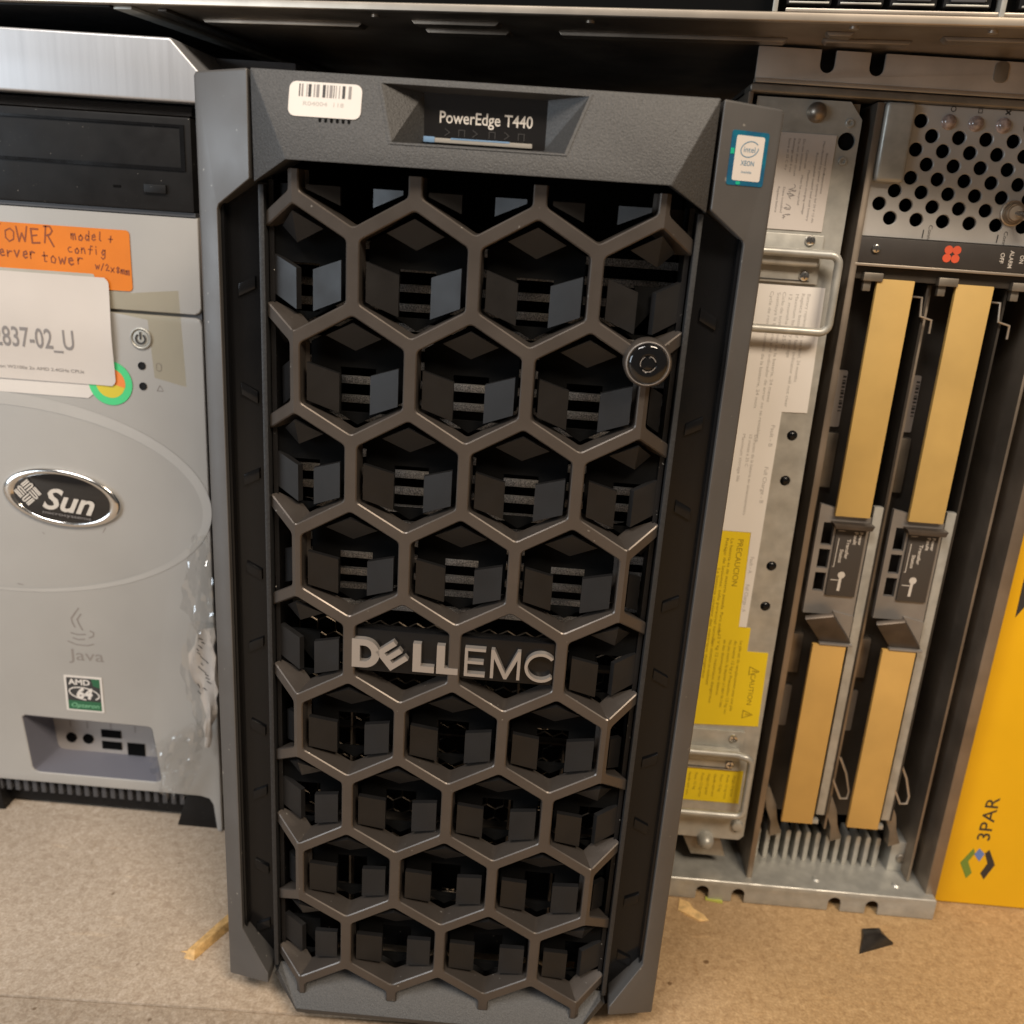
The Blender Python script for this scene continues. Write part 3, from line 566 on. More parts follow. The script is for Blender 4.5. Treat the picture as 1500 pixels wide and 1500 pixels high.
# oval badge
ca = math.radians(-5.0)
ov = tp(MB().lathe((-225.6, YW, 228.2), [(1.0, .3), (1.0, -1.6), (.965, -2.4), (.90, -2.9), (.84, -2.5), (.82, -1.6)], 56, 35.2, 17.6, ca).build('badge_rim', 'chrome', smooth=60, label='oval chrome rimmed badge'))
MB().lathe((-225.0, YW, 228.0), [(.85, -.8), (.84, -2.0), (.6, -2.5), (.3, -2.8), (.02, -2.9)], 48, 34.8, 17.2, ca).build('badge_field', 'screen_glass', ov, smooth=60)
bt = MB(); yb = YW - 3.2; rt = lambda x, z: (-225.6 + x*math.cos(ca) - z*math.sin(ca), 228.2 + x*math.sin(ca) + z*math.cos(ca))
bt.text('Sun', -10.5, -7.2, 13.5, yb, w=31, bold=.022, shear=.32)
bt.v = [(rt(x, z)[0], y, rt(x, z)[1]) for x, y, z in bt.v]
dm = MB()
for q in range(4):                                     # diamond of four quarters, each of U-shaped bars
    for pl0 in ([(.35, 1.0), (4.6, 1.0), (5.3, 1.5), (5.3, 2.1), (4.6, 2.6), (.35, 2.6)], [(.35, 4.1), (4.9, 4.1)], [(.35, 5.2), (4.9, 5.2)]):
        pl = []
        for X_, Z_ in pl0:
            for _ in range(q): X_, Z_ = -Z_, X_
            c45 = math.cos(math.radians(45)); X_, Z_ = X_*c45 - Z_*c45, X_*c45 + Z_*c45
            pl.append(rt(X_ * 1.08 - 19.4, Z_ * 1.08 + .8))
        dm.stroke(pl, .95, yb)
bt.v += []; bt.build('lettering', 'print_light', ov, smooth=0); dm.build('diamond_emblem', 'print_light', ov, smooth=0)
b2 = MB().text('microsystems', -10.5, -10.6, 2.0, yb, w=29); b2.v = [(rt(x, z)[0], y, rt(x, z)[1]) for x, y, z in b2.v]; b2.build('small_lettering', 'print_grey', ov, smooth=0)
# cup emblem and word
jv = MB(); yj = YW - .16
jv.stroke([(-222.6, 156.5), (-225.4, 152.6), (-227.6, 149.4), (-227.2, 146.6), (-225.8, 143.6)], .9, yj); jv.stroke([(-221.4, 152.6), (-224, 149.0), (-223.0, 145.8), (-221.2, 142.0)], .9, yj)
jv.stroke([(-228.6, 139.4), (-224.8, 138.4), (-219.6, 139.0)], .8, yj); jv.stroke([(-227.6, 136.0), (-224.4, 135.0), (-220.4, 135.6)], .8, yj); jv.stroke([(-231.0, 133.4), (-226, 131.4), (-219, 131.2), (-214.8, 132.6)], .7, yj)
jv.stroke([(-216.4, 141.6), (-214.2, 140.6), (-214.6, 138.2), (-217.2, 136.8)], .8, yj); jv.text('Java', -231.6, 120.6, 8.0, yj, w=22.5)
tp(jv.build('cup_emblem', 'tower_mark', smooth=0))
sc = MB(); sc.stroke([(-203, 208), (-201.4, 211)], .5, yj); sc.stroke([(-259, 170), (-256, 169.4)], .5, yj); sc.stroke([(-240, 205), (-239.2, 204)], .4, yj); tp(sc.build('scuff_mark', 'tower_mark', smooth=0))
# processor sticker
am = tp(MB().box(-236.0, -211.6, YW - .4, YW, 84.0, 109.2).build('processor_sticker', 'sticker_white', smooth=0, label='green and black processor sticker'))
MB().box(-234.6, -213.0, YW - .46, YW - .4, 85.2, 108.0).build('sticker_field', 'print_black', am, smooth=0)
MB().box(-234.6, -213.0, YW - .52, YW - .47, 85.2, 91.6).build('green_band', 'amd_green', am, smooth=0); MB().prism([(-218.5, 108), (-213, 108), (-213, 101.5), (-217.5, 103)], YW - .52, YW - .47).build('green_band', 'amd_green', am, smooth=0)
l1 = MB().text('AMD', -233.4, 103.2, 4.0, YW - .56, w=14, bold=.03).text('64', -228.6, 93.6, 7.4, YW - .58, w=10.5, bold=.05, shear=.2)
l1.stroke([(-223.6 + 9.6*math.cos(math.radians(a)), 97.0 + 4.2*math.sin(math.radians(a)) - .12*9.6*math.cos(math.radians(a))) for a in range(-40, 290, 15)], .8, YW - .56); l1.build('lettering', 'sticker_white', am, smooth=0)
MB().text('Opteron', -232.5, 87.0, 3.2, YW - .58, w=18, bold=.01, shear=.25).build('small_lettering', 'amd_lgreen', am, smooth=0)
# torn wrap on the tower's right edge
random.seed(12)
def crumple(pts_l, pts_r, n, m, amp, y0, rnd=.12, fr=11):
    g = MB(); ph = random.uniform(0, 6)
    for j in range(n + 1):
        t = j / n; k = min(int(t * (len(pts_l) - 1)), len(pts_l) - 2); f = t * (len(pts_l) - 1) - k
        L = [pts_l[k][a] * (1-f) + pts_l[k+1][a] * f for a in (0, 1)]; R_ = [pts_r[k][a] * (1-f) + pts_r[k+1][a] * f for a in (0, 1)]
        je = random.uniform(-1.6, 1.6)
        for i in range(m + 1):
            u = i / m; x = L[0]*(1-u) + R_[0]*u + random.uniform(-.3, .3) + (je if i in (0, m) else 0); z = L[1]*(1-u) + R_[1]*u + random.uniform(-.3, .3)
            h = .5 + .3*math.sin(u*fr + ph + 2.2*math.sin(t*5 + ph)) + .2*math.sin(u*fr*2.3 - t*8) + random.uniform(-rnd, rnd)
            g.v.append((x, y0 - max(0, amp * h), z))
    g.f = [(j*(m+1)+i, j*(m+1)+i+1, (j+1)*(m+1)+i+1, (j+1)*(m+1)+i) for j in range(n) for i in range(m)]; return g
wr = thing('torn_plastic_wrap', 'crumpled clear plastic wrap with a torn label, hanging beside the port recess', 'plastic wrap', (-155, 134, 90))
IW = Matrix.Translation(Vector((155, -134, -90)) * S)
def wp(o): o.parent = wr; o.matrix_parent_inverse = IW; return o
wp(crumple([(-146, 214), (-151, 190), (-153, 166), (-146, 145)], [(-136, 214), (-135.5, 190), (-134, 166), (-133.5, 145)], 26, 12, 7, 136, .2).build('upper_film', 'clear_film', smooth=45))
wp(crumple([(-168, 78), (-178, 68), (-180, 50), (-172, 30)], [(-143, 92), (-146, 70), (-150, 48), (-160, 28)], 18, 14, 11, 137, .17, 14).build('lower_film', 'clear_film', smooth=45))
wp(crumple([(-147, 150), (-152, 128), (-147, 112), (-143, 92), (-145, 70)], [(-136, 155), (-135, 135), (-134.5, 112), (-137, 92), (-142, 70)], 12, 5, 4, 135, .10, 5).build('torn_label', 'paper', smooth=60))
sm = MB()
for i in range(16):
    x, z = -141 + random.uniform(-3, 4) - i*.1, 150 - i * 2.4; sm.stroke([(x, z), (x + random.uniform(1, 2.4), z + random.uniform(-2.5, -.6))], .7, 126.5)
wp(sm.build('smudged_print', 'print_black', smooth=0))
wp(crumple([(-149, 160), (-156, 130), (-152, 105), (-147, 80)], [(-133.5, 160), (-133, 135), (-134, 105), (-140, 78)], 20, 10, 6, 132, .2).build('outer_film', 'clear_film', smooth=45))
# ================================================================== STEEL CASE lying on the workstation tower
cs = tag(MB().prism([(-420, 447.4), (-131.5, 447.4), (-131.0, 449), (-131.2, 462), (-145.5, 477), (-420, 477)], 134, 420).build('steel_case', 'brushed', bevel=1.6, seg=4), 'bright brushed steel case with a chamfered corner, lying on top of the silver tower', 'metal case')
tag(MB().prism([(-130, 447.6), (-98, 447.6), (-98, 476), (-144, 476)], 190, 400).box(-130, -100, 190, 400, 440, 447.6).build('dark_case', 'tower_dark', bevel=1), 'dark grey case just right of the brushed steel case, in shadow', 'metal case')
# ================================================================== DISK ARRAY (right), standing on its side and leaning back a little
LEAN = -0.025
def leaning(name, label, cat, x, y, group=None):
    o = thing(name, label, cat, (x, y, 0), group); o.rotation_euler = (LEAN, 0, 0); o['_x'] = x; return o
def child(root, o):
    o.parent = root; o.matrix_parent_inverse = Matrix.Translation(Vector((-root['_x'], 0, 0)) * S); return o
arr = leaning('disk_array', 'open steel disk array chassis on its side with a perforated panel, right of the server', 'disk array', 235, 126)
A_ = lambda m, *a, **k: child(arr, m.build(*a, **k))
def screw(m, x, z, y, r=2.6, ax='y'):
    m.lathe((x, y, z), [(r, .6), (r, -.6), (r*.86, -1.2), (r*.4, -1.55), (.15, -1.6)], 16); return m
def cross(x, z, y, r=1.5): return MB().box(x - r, x + r, y - .1, y + .5, z - .3, z + .3).box(x - .3, x + .3, y - .12, y + .5, z - r, z + r)
def uslot(x, z0, w_, top=True, n=8):   # notch outline from an edge
    return [(x + w_/2 * math.cos(math.radians(180 + 180*i/n)), z0 + w_/2 * math.sin(math.radians(180 + 180*i/n))) for i in range(n + 1)]
ear = [(144.5, 474.2), (332, 474.2), (332, 490.2)]
for x in (202.2, 178.4): ear += [(x + 3.6, 490.2)] + uslot(x, 483.6, 7.2)[::-1] + [(x - 3.6, 490.2)]
ear += [(144.5, 490.2)]
A_(MB().prism(ear, -3.2, -1.2), 'rack_ear', 'ear_steel_lit', bevel=.3)
A_(MB().box(144.5, 332, -3.9, 2, 473.9, 476.2), 'ear_fold', 'steel_edge', bevel=.8)
A_(MB().prism(rrect(257.8, 480.5, 264.6, 490.0, 2.6), -3.9, -3.0), 'blanked_slot', 'galv_dark', bevel=.4)
A_(MB().box(142.6, 326, -5, 12, 469.6, 473.4), 'top_rail', 'galv_dark', bevel=1.3, seg=3)
A_(MB().box(142.6, 326, 12, 190, 471.0, 473.0), 'top_wall', 'steel_black')
A_(MB().box(142.6, 145, -2, 190, 14, 470), 'side_wall', 'steel_brown', bevel=.4)
A_(MB().box(318.2, 325.2, -3, 190, 11, 472), 'side_wall', 'steel_brown', bevel=1.0)
A_(MB().box(309.4, 311.0, 6, 190, 16, 390), 'guide_wall', 'steel_brown', bevel=.3)
A_(MB().box(145, 318, 186, 190, 14, 471), 'back_wall', 'black_void')
A_(MB().box(205.6, 209.2, -2.5, 186, 14.2, 469), 'divider', 'steel_brown', bevel=.9)
lip = [(144.5, .4), (144.5, 14.2), (323.5, 14.2), (323.5, .4)]
for x in (284.5, 261, 200.5, 178): lip += [(x + 4, .4)] + [(x + 4*math.cos(math.radians(180*i/8)), 6.2 + 4*math.sin(math.radians(180*i/8))) for i in range(9)] + [(x - 4, .4)]
A_(MB().prism(lip, -8.6, -6.8), 'base_lip', 'galv', bevel=.3)
A_(MB().box(144.5, 323.5, -8.5, 186, 12.8, 14.6), 'base_plate', 'galv', bevel=.9, seg=3)
fin = None
for k in range(13):
    if fin is None: fin = A_(MB().prism([(-1.5, 0), (1.5, 0), (1.5, 21), (.9, 22.5), (-.9, 22.5), (-1.5, 21)], 0, 14), 'vent_fin', 'galv', bevel=.35); o = fin
    else: o = clone(fin, arr); o.matrix_parent_inverse = fin.matrix_parent_inverse
    o.location = Vector((215.2 + k * 6.45, 19, 14.6)) * S
A_(MB().box(209, 300, 36, 40, 14.6, 40), 'vent_backing', 'black_void')
A_(MB().prism([(300.5, 14.6), (315.5, 14.6), (315.5, 35), (313.5, 37), (302.5, 37), (300.5, 35)], 17, 32), 'latch_block', 'galv', bevel=.8); A_(screw(MB(), 308, 25, 17, 3.4), 'screw', 'galv_dark', smooth=40)
for x, y in ((251, 2), (302, 3)): A_(MB().cyl((x, y, 14.6), 'z', 3.0, 1.1, 16, 2.0), 'screw', 'galv')
# perforated panel
holes = []
for k in range(8):
    z = 462.0 - 6.62 * k; x0 = 228.9 if k % 2 == 0 else 235.5
    for i in range(-2, 7):
        x = x0 + 13.36 * i
        if x > 305 or x < (226 if k < 5 else 219 if k == 5 else 212): continue
        if k == 0 and 238 < x < 272: continue
        if k == 6 and 279 < x < 287: continue
        holes.append(circ(x, z, 3.35, 18))
A_(MB().holes([(209.4, 406.2), (313, 406.2), (313, 469.4), (209.4, 469.4)], holes, 0, 1.6), 'perforated_panel', 'perf_steel', smooth=30, bevel=.3, seg=1)
A_(MB().box(209.4, 313, 30, 32, 405, 469), 'panel_backing', 'black_void')
for x in (242.2, 255.5, 268.9): A_(MB().lathe((x, 0, 462.1), [(3.7, .4), (3.7, -.5), (3.2, -.7), (2.9, -1.6), (1.8, -2.4), (.2, -2.7)], 18), 'indicator_lamp', 'led_lens', smooth=50)
ic = MB(); ic.stroke(circ(243.4, 468.2, 1.2, 8) + [(244.6, 468.2)], .35, -.12); ic.stroke([(255.6, 467.2), (257.4, 467.2), (257.4, 469), (255.6, 469), (255.6, 467.2)], .35, -.12)
ic.stroke([(269, 467.4), (271, 469)], .7, -.12); ic.stroke([(271, 467.4), (269, 469)], .7, -.12)
ic.text('Conn', 242.4, 413.6, 2.0, -.12, 'cw', w=6.8).text('Conn', 280.4, 413.0, 2.0, -.12, 'cw', w=7); ic.stroke([(240.1, 411), (240.0, 407.2)], .6, -.12); ic.stroke([(277.6, 411), (277.5, 407.4)], .6, -.12)
A_(ic, 'panel_marks', 'print_black', smooth=0)
A_(MB().box(209.8, 224.4, -4.6, 0, 432.2, 469.2), 'latch_cover', 'galv', bevel=2.6, seg=4)
sw_ = A_(MB().lathe((282.4, 0, 421.9), [(6.2, .4), (6.2, -.8), (5.6, -1.2), (5.4, -.9), (5.0, -2.2), (4.6, -1.8), (4.3, -3.4), (3.8, -3.0), (3.4, -4.2), (1.6, -4.4)], 24), 'toggle_switch', 'steel_edge', smooth=30)
sw_l = MB().tube([(282.4, -3, 421.9), (289, -13, 421.2), (291, -16, 421.0)], 1.5, 10).build('switch_lever', 'chrome', sw_); 
# dark strip with emblem
ds = A_(MB().box(207.8, 313, -2.2, 3, 393.2, 405.9), 'name_strip', 'strip_brown', bevel=.4)
A_(MB().box(207.8, 313, -2.6, 3, 391.6, 393.0), 'strip_edge', 'steel_edge', bevel=.3)
em = MB()
for dx, dz in ((-2.0, 2.0), (2.1, 2.1), (-2.3, -2.0), (2.0, -2.1)): em.prism(circ(255.7 + dx, 400.2 + dz, 2.15, 16), -2.45, -2.3)
em.build('flower_emblem', 'red_logo', ds, smooth=0)
em = MB().text('OFF', 280.0, 402.6, 2.1, -2.4, 'cw', w=5.2, bold=.02).text('ALARM', 284.6, 404.0, 2.1, -2.4, 'cw', w=8.6, bold=.02).text('ON', 289.9, 402.0, 2.1, -2.4, 'cw', w=4, bold=.02); em.build('lettering', 'print_light', ds, smooth=0)
A_(screw(MB(), 217.1, 400.4, -2.2, 2.3), 'screw', 'chrome', smooth=40); A_(cross(217.1, 400.4, -3.9), 'screw_cross', 'print_black', smooth=0)
A_(MB().box(207, 313, 2, 20, 385.0, 391.4), 'bay_rail', 'steel_black', bevel=.6)
for x in (214, 252.5, 290): A_(MB().box(x, x + 10, -1, 6, 384.2, 388.4).box(x + 1, x + 5, 1, 4, 379, 384.2), 'rail_hook', 'galv_dark', bevel=.4)
for i, x in enumerate((216.5, 254.5, 291.5)):            # sprung clips at the foot of the bay
    pts = [(x - 6, 74), (x - 2.5, 75), (x + 3.5, 62), (x + 5.5, 52), (x + 9.5, 42), (x + 2.5, 39), (x + 1.5, 50), (x - 2.5, 59)]
    A_(MB().prism(pts, 8, 16), 'spring_clip', 'galv_dark', bevel=.5)
    if i: A_(MB().tube([(x - 1, 8, 100), (x + 4, 7, 90), (x + 7.5, 6, 78), (x + 6.5, 5, 73.5), (x + 2.5, 5, 73), (x - 4, 6, 86)], .8, 8), 'wire_loop', 'steel_edge')
    if i: A_(screw(MB(), x - 9, 70 - i*2, 13, 2.8), 'screw', 'chrome', smooth=40)
# ------------------------------------------------------------------ drive magazines
def magazine(dx, label):
    r = leaning('drive_magazine', label, 'drive', 228 + dx, 126, 'drive magazines in the disk array'); g = lambda m, *a, **k: child(r, m.xf(lambda x, y, z: (x + dx, y, z)).build(*a, **k))
    g(MB().box(214, 243.5, 22, 170, 50, 386), 'carrier_body', 'steel_black', bevel=.6)
    g(MB().box(211.2, 212.6, 8, 150, 48, 384), 'side_rail', 'steel_brown', bevel=.3)
    g(MB().box(221.6, 240.9, 0, 3, 256.3, 385.6), 'upper_strip', 'kraft', bevel=.5); g(MB().box(222.0, 241.3, 0, 3, 56, 177.6), 'lower_strip', 'kraft_low', bevel=.5)
    g(MB().box(244.2, 249.4, 5, 9, 60, 262), 'edge_rail', 'galv', bevel=.4); g(MB().box(249.4, 250.6, 5, 120, 60, 384), 'edge_rail', 'steel_black')
    g(MB().prism([(220.6, 252.8), (243.6, 252.8), (242.4, 249.8), (222.2, 249.8)], -3.4, 12), 'shelf', 'lever', bevel=.4)
    fr = g(MB().holes([(213.8, 196), (242.8, 196), (242.8, 256), (213.8, 262)], [[(217, a), (223.2, a), (223.2, b), (217, b)] for a, b in ((210, 221.4), (224, 235.6), (238, 251.5))], 3, 6), 'front_frame', 'carrier_grey', smooth=0)
    pl = g(MB().box(224.4, 241.0, 1.6, 3.2, 208.2, 249.0), 'name_plate', 'label_dark', bevel=.2)
    t = MB().text('Power', 237.4, 247.4, 2.0, 1.5, 'cw', w=7.6, bold=.02).text('Fault', 234.6, 247.4, 2.0, 1.5, 'cw', w=7.6, bold=.02).text('Transfer', 231.2, 243.0, 2.0, 1.5, 'cw', w=12, bold=.02).text('Status', 228.2, 236.6, 2.0, 1.5, 'cw', w=8, bold=.02)
    t.add([(x, 1.45, z) for x, z in circ(231.4, 221.2, 2.1, 14)], [tuple(range(14))]); t.stroke([(231.2, 220), (231, 212)], 1.6, 1.5); t.stroke([(226, 218), (230, 218)], .5, 1.5); t.stroke([(226.4, 243), (226.2, 226), (225.4, 226)], .4, 1.5); t.stroke([(225.6, 247.6), (229, 247.6)], .4, 1.5)
    t.xf(lambda x, y, z: (x + dx, y, z)).build('lettering', 'print_light', pl, smooth=0)
    lv = MB().add([(212.8, -7, 195.5), (228.6, -7, 198.6), (244.0, 1.5, 179.0), (226.0, 1.5, 179.0), (212.8, -5, 197.5), (228.6, -5, 200.4), (244.0, 3.5, 181.0), (226.0, 3.5, 181.0)], [(0, 1, 2, 3), (4, 7, 6, 5), (0, 4, 5, 1), (1, 5, 6, 2), (2, 6, 7, 3), (3, 7, 4, 0)])
    g(MB().box(225.4, 244.6, -.6, 3, 177.8, 179.2), 'lever_lip', 'carrier_grey', bevel=.3)
    g(lv, 'release_lever', 'lever', bevel=.5); g(MB().prism([(242.8, 196), (230.6, 198.5), (242.6, 179)], 2, 5), 'lever_web', 'carrier_grey', smooth=0)
    dl = g(MB().prism(rrect(215.2, 303, 221.4, 335, 1), 20.6, 22), 'drive_label', 'port_face', smooth=0)
    b = MB()
    for k in range(11): b.box(219.2, 221.0, 20.4, 20.55, 312 + k*1.9, 312.6 + k*1.9 + (k % 3)*.4)
    b.xf(lambda x, y, z: (x + dx, y, z)).build('barcode', 'print_black', dl, smooth=0)
    g(MB().prism(rrect(214.8, 112, 220.8, 140, 1), 20.6, 22), 'drive_label', 'carrier_grey', smooth=0); g(MB().box(214, 221.6, 18, 22, 268, 300), 'drive_end', 'galv_dark', bevel=.6); g(MB().box(214, 221.6, 18, 22, 150, 176), 'drive_end', 'steel_brown', bevel=.6)
    g(MB().tube([(241, 10, 377.5), (247.4, 4, 377.5), (247.8, 3, 368), (254, 3, 366.4), (254.2, 3, 359.5)], .7, 8), 'wire_hook', 'steel_edge')
    g(MB().box(236, 247, 6, 14, 52.5, 55.4), 'foot_tab', 'galv', bevel=.3)
    return r
magazine(0, 'drive carrier with two tan strips, left of the pair, next to the battery module'); magazine(40.6, 'drive carrier with two tan strips, right of the pair, nearer the yellow panel')
# ------------------------------------------------------------------ battery module
bat = leaning('battery_module', 'galvanised battery module with white and yellow warning labels and two wire handles', 'battery module', 175, 126)
B_ = lambda m, *a, **k: child(bat, m.build(*a, **k))
B_(MB().box(148, 199, 2, 160, 42, 468), 'module_body', 'galv_dark', bevel=.6)
lo = [circ(x, z, r, 18) for x, z, r in ((194.2, 450.2, 4.3), (190.7, 300, 2.9), (190.8, 274.4, 2.9), (190.8, 223.8, 2.9), (191, 198.9, 2.9))]
B_(MB().holes([(147.5, 40), (197.5, 40), (200.2, 43), (200.2, 460.5), (193.5, 468.4), (147.5, 468.4)], lo, 0, 2.2), 'face_plate', 'galv', bevel=0)
for x, z in ((194.2, 450.2),): B_(MB().cyl((x, 1.8, z), 'y', 4.3, .5, 18), 'hole_shade_disc', 'black_void')  # black disc put in for the shade inside the hole
for x, z in ((190.7, 300), (190.8, 274.4), (190.8, 223.8), (191, 198.9)): B_(MB().lathe((x, 1.8, z), [(2.9, .2), (2.9, -1.2), (2.3, -2.2), (1.2, -2.8), (.1, -3)], 18), 'indicator', 'black_gloss', smooth=50)
for x, z in ((194.4, 458.7), (193.8, 440.9), (195.2, 54.6), (194.6, 47)): B_(MB().lathe((x, 0, z), [(2.1, .2), (2.1, -.6), (1.9, -.8), (1.1, -.8), (1.0, .3), (.1, .4)], 16), 'rivet', 'galv', smooth=40)
B_(MB().lathe((177.5, 0, 462.6), [(5.0, .4), (4.8, -1.0), (3.6, -3.2), (1.8, -4.4), (.2, -4.6)], 18), 'bolt', 'steel_brown', smooth=50); B_(MB().lathe((176.8, 0, 39), [(5.4, 1), (5.0, -3), (3.8, -6), (1.8, -7.4), (.2, -7.6)], 18), 'bolt', 'galv', smooth=50)
B_(MB().lathe((195, 0, 51), [(4.0, .2), (4.0, -.6), (3.2, -2.6), (2.4, -3), (.2, -3.1)], 18), 'bolt', 'galv', smooth=40)
B_(MB().prism([(162, 40.2), (186, 40.2), (192, 24), (170, 24)], 4, 7), 'lower_gusset', 'galv_dark', bevel=.5)
for z0, z1, zr in ((380.4, 404.8, 393.0), (90, 117, 103)):
    br = B_(MB().box(148, 190.5, -1.8, 0, z0, z1), 'handle_bracket', 'galv', bevel=.5)
    B_(MB().box(148, 189, -6.4, -1.2, zr - 4.2, zr + 3.6), 'bracket_fold', 'galv', bevel=2.2, seg=4); B_(MB().box(148, 186, -2.05, -1.7, z0 + 1.2, z0 + 1.8), 'bracket_groove', 'print_black')
for (x, z) in ((183.5, 402.0), (183.2, 384.4), (184.0, 112.4), (184.3, 94.4)):
    B_(screw(MB(), x, z, -1.8, 2.7), 'screw', 'chrome', smooth=40); B_(cross(x, z, -3.6, 1.5), 'screw_cross', 'print_black', smooth=0)
def whandle(zt_, zb_, xr):
    R_ = 4.5; pts = [(150, -8, zt_), (xr - R_ - 4, -8, zt_)] + [(xr - R_ + R_*math.sin(math.radians(a)), -8 - 2, zt_ - R_ + R_*math.cos(math.radians(a))) for a in (0, 22, 45, 67, 90)]
    pts += [(xr - R_ + R_*math.cos(math.radians(a)), -10, zb_ + R_ - R_*math.sin(math.radians(a))) for a in (0, 22, 45, 67, 90)] + [(150, -10, zb_)]
    return B_(MB().tube(pts, 2.2, 12), 'wire_handle', 'galv', smooth=60)
whandle(395.6, 357, 197.5); whandle(105, 64, 194.8)
l1 = B_(MB().box(158, 189, -.5, 0, 406.6, 452.6), 'spec_label', 'paper', smooth=0)
random.seed(5); t = MB()
L1 = [(186.2, 444, 'Battery Pack'), (186.2, 434.5, 'Replacement'), (184, 449.5, 'Manufactured by power systems ltd 24 V 12 Ah'), (181.4, 444, 'Rechargeable sealed lead acid battery'), (178.6, 435.6, 'Maximum charging voltage'), (176.4, 445, 'Cycles use'), (175.6, 433, 'Must be recycled'), (174.0, 450, 'Do not incinerate'), (171.6, 450, 'Do not short circuit'), (169.2, 450, 'Recharge each 6 mo'), (166.8, 450, 'Store at 25 C dry'), (167.5, 427, 'Date installed'), (164.8, 427, 'Replace before')]
for x, z, b in L1: t.text(b, x - 1.2, z, 1.15, -.58, 'cw', w=len(b) * .88)
for q, (x, z) in enumerate(((171, 428.5), (170.5, 424.5), (170, 419), (169.8, 414))):
    zz = z; pl = []
    for _ in range(9): pl.append((x + random.uniform(-1.9, 2.1), zz)); zz -= random.uniform(-.35, 1.0)
    t.stroke(pl, .28, -.58)
t.build('lettering', 'print_grey', l1, smooth=0)
l2 = B_(MB().prism([(152, 379), (195.6, 379), (196.6, 313), (183, 312.6), (182, 185), (177.6, 185), (176.4, 243), (152, 243)], -.5, 0), 'service_label', 'label_white', smooth=0)
t = MB()
L2 = [(188.2, 375.4, 'Battery replacement: see label, 24 months', 46), (185.2, 375.4, 'Replace battery if fault indicator will not clear', 60), (182.2, 375.0, 'Maximum battery storage', 33), (178.8, 374.6, '12 months at 25 C', 28), (175.4, 375.6, 'Ciclo de sustitucion de la bateria, 24 meses', 58), (172.6, 375.2, 'Sustituya la bateria si el indicador de error no se restablece', 80), (169.0, 375.6, 'Cycle de remplacement de la batterie, 24 mois', 62), (171.6, 299, 'Duracion de la bateria en almacenamiento', 46), (168.8, 298.8, '12 meses a 25 C', 18), (165.2, 299, 'Maximum storage life', 27)]
for x, z, b, w_ in L2[:7]: t.text(b, x - 1.3, z, 1.75, -.58, 'cw', w=w_)
for x, z, b, w_ in ((178.6, 305, 'Fault - B', 12), (178.4, 281.5, 'Full Charge - B', 21), (178.2, 228.5, 'Fault - A', 10), (178.0, 211.5, 'Full Charge - A', 17)): MB().text(b, x, z, 2.2, -.58, 'cw', w=w_).build('caption', 'print_lgrey', l2, smooth=0)
tb = MB()
for x, z, b, w_ in L2[7:]: tb.text(b, x - 1.3, z, 1.75, -.58, 'cw', w=w_)
tb.build('storage_note', 'print_lgrey', l2, smooth=0)
t.build('lettering', 'print_lgrey', l2, smooth=0)
l3 = B_(MB().prism([(152, 242.8), (176.2, 242.8), (177.6, 184.8), (184.6, 184.6), (184.6, 169.6), (197.0, 169.6), (198.0, 121), (152, 119)], -.45, 0), 'caution_label', 'yellow_label', smooth=0)
t = MB().text('PRECAUCION', 169.8, 238.5, 3.3, -.55, 'cw', w=28.5)
for x, z, b, w_ in ((167.0, 238.5, 'La bateria es de materia pesada. Para evitar', 60), (164.2, 238.5, 'Riesgo de lesiones: solo personal tecnico', 66), (161.6, 220, 'La batterie contient des materiaux dangereux', 70), (180.8, 176, 'La pile est de remplacement avec une pile', 46), (177.6, 176, 'du meme 12 kg y Precaution 12 kg ou', 48), (174.4, 176, 'Ne pas ouvrir, le deposer a l abri de l eau', 44), (171.2, 176, 'et les dommages au dessus', 36), (167.6, 182, 'a 12 V kg 12 materiaux dangereux', 48), (164.4, 176, 'Faire attention en soulevant', 30)): t.text(b, x - 1.2, z, 1.75, -.55, 'cw', w=w_)
t.text('CAUTION', 189.0, 155.6, 3.0, -.55, 'cw', w=20.5)
for z in (160.0, 131.2): t.stroke([(187.6, z), (193.4, z - 2.6), (187.6, z - 5.2), (187.6, z)], .45, -.55); t.stroke([(189.4, z - 2.6), (191.8, z - 2.6)], .5, -.55)
t.build('lettering', 'yellow_ink', l3, smooth=0)
l4 = B_(MB().box(152, 193.8, -.45, 0, 66.4, 89.4), 'handling_label', 'yellow_label', smooth=0); t = MB()
for k in range(9): t.text(('Weight 12 kg max', 'Poids 12 kg max', 'Peso 12 kg', 'Handle with care')[k % 4], 188 - k * 3.9, 86, 1.7, -.55, 'cw', w=(15, 17, 12, 16)[k % 4])
t.build('lettering', 'yellow_ink', l4, smooth=0)
# ================================================================== YELLOW BEZEL PANEL
yp = leaning('yellow_bezel', 'bright yellow bezel panel with vertical dark lettering, standing on the board at far right', 'panel', 420, 134.5)
child(yp, MB().prism([(328.4, .6), (520, .6), (520, 470), (328.4, 470)], 0, 22).build('panel', 'yellow_panel', bevel=1.6, seg=3))
child(yp, MB().text('3PAR', 355.6, 49.4, 8.4, -.15, 'ccw', w=31.4, bold=.004).build('lettering', 'strip_brown', smooth=0))
for c_, pts in (('logo_green', [(347.4, 43.0), (348.8, 39.2), (345.9, 32.9), (349.9, 24.8), (347.2, 20.2), (341.3, 31.5)]), ('strip_brown', [(355.1, 39.8), (357.3, 42.8), (363.0, 32.1), (358.3, 20.5), (355.3, 24.9), (358.2, 32.6)]), ('logo_blue', [(351.0, 43.2), (354.9, 39.5), (352.7, 33.6), (348.7, 38.5)])):
    child(yp, MB().prism(pts, -.2, .1).build('emblem', c_, smooth=0))
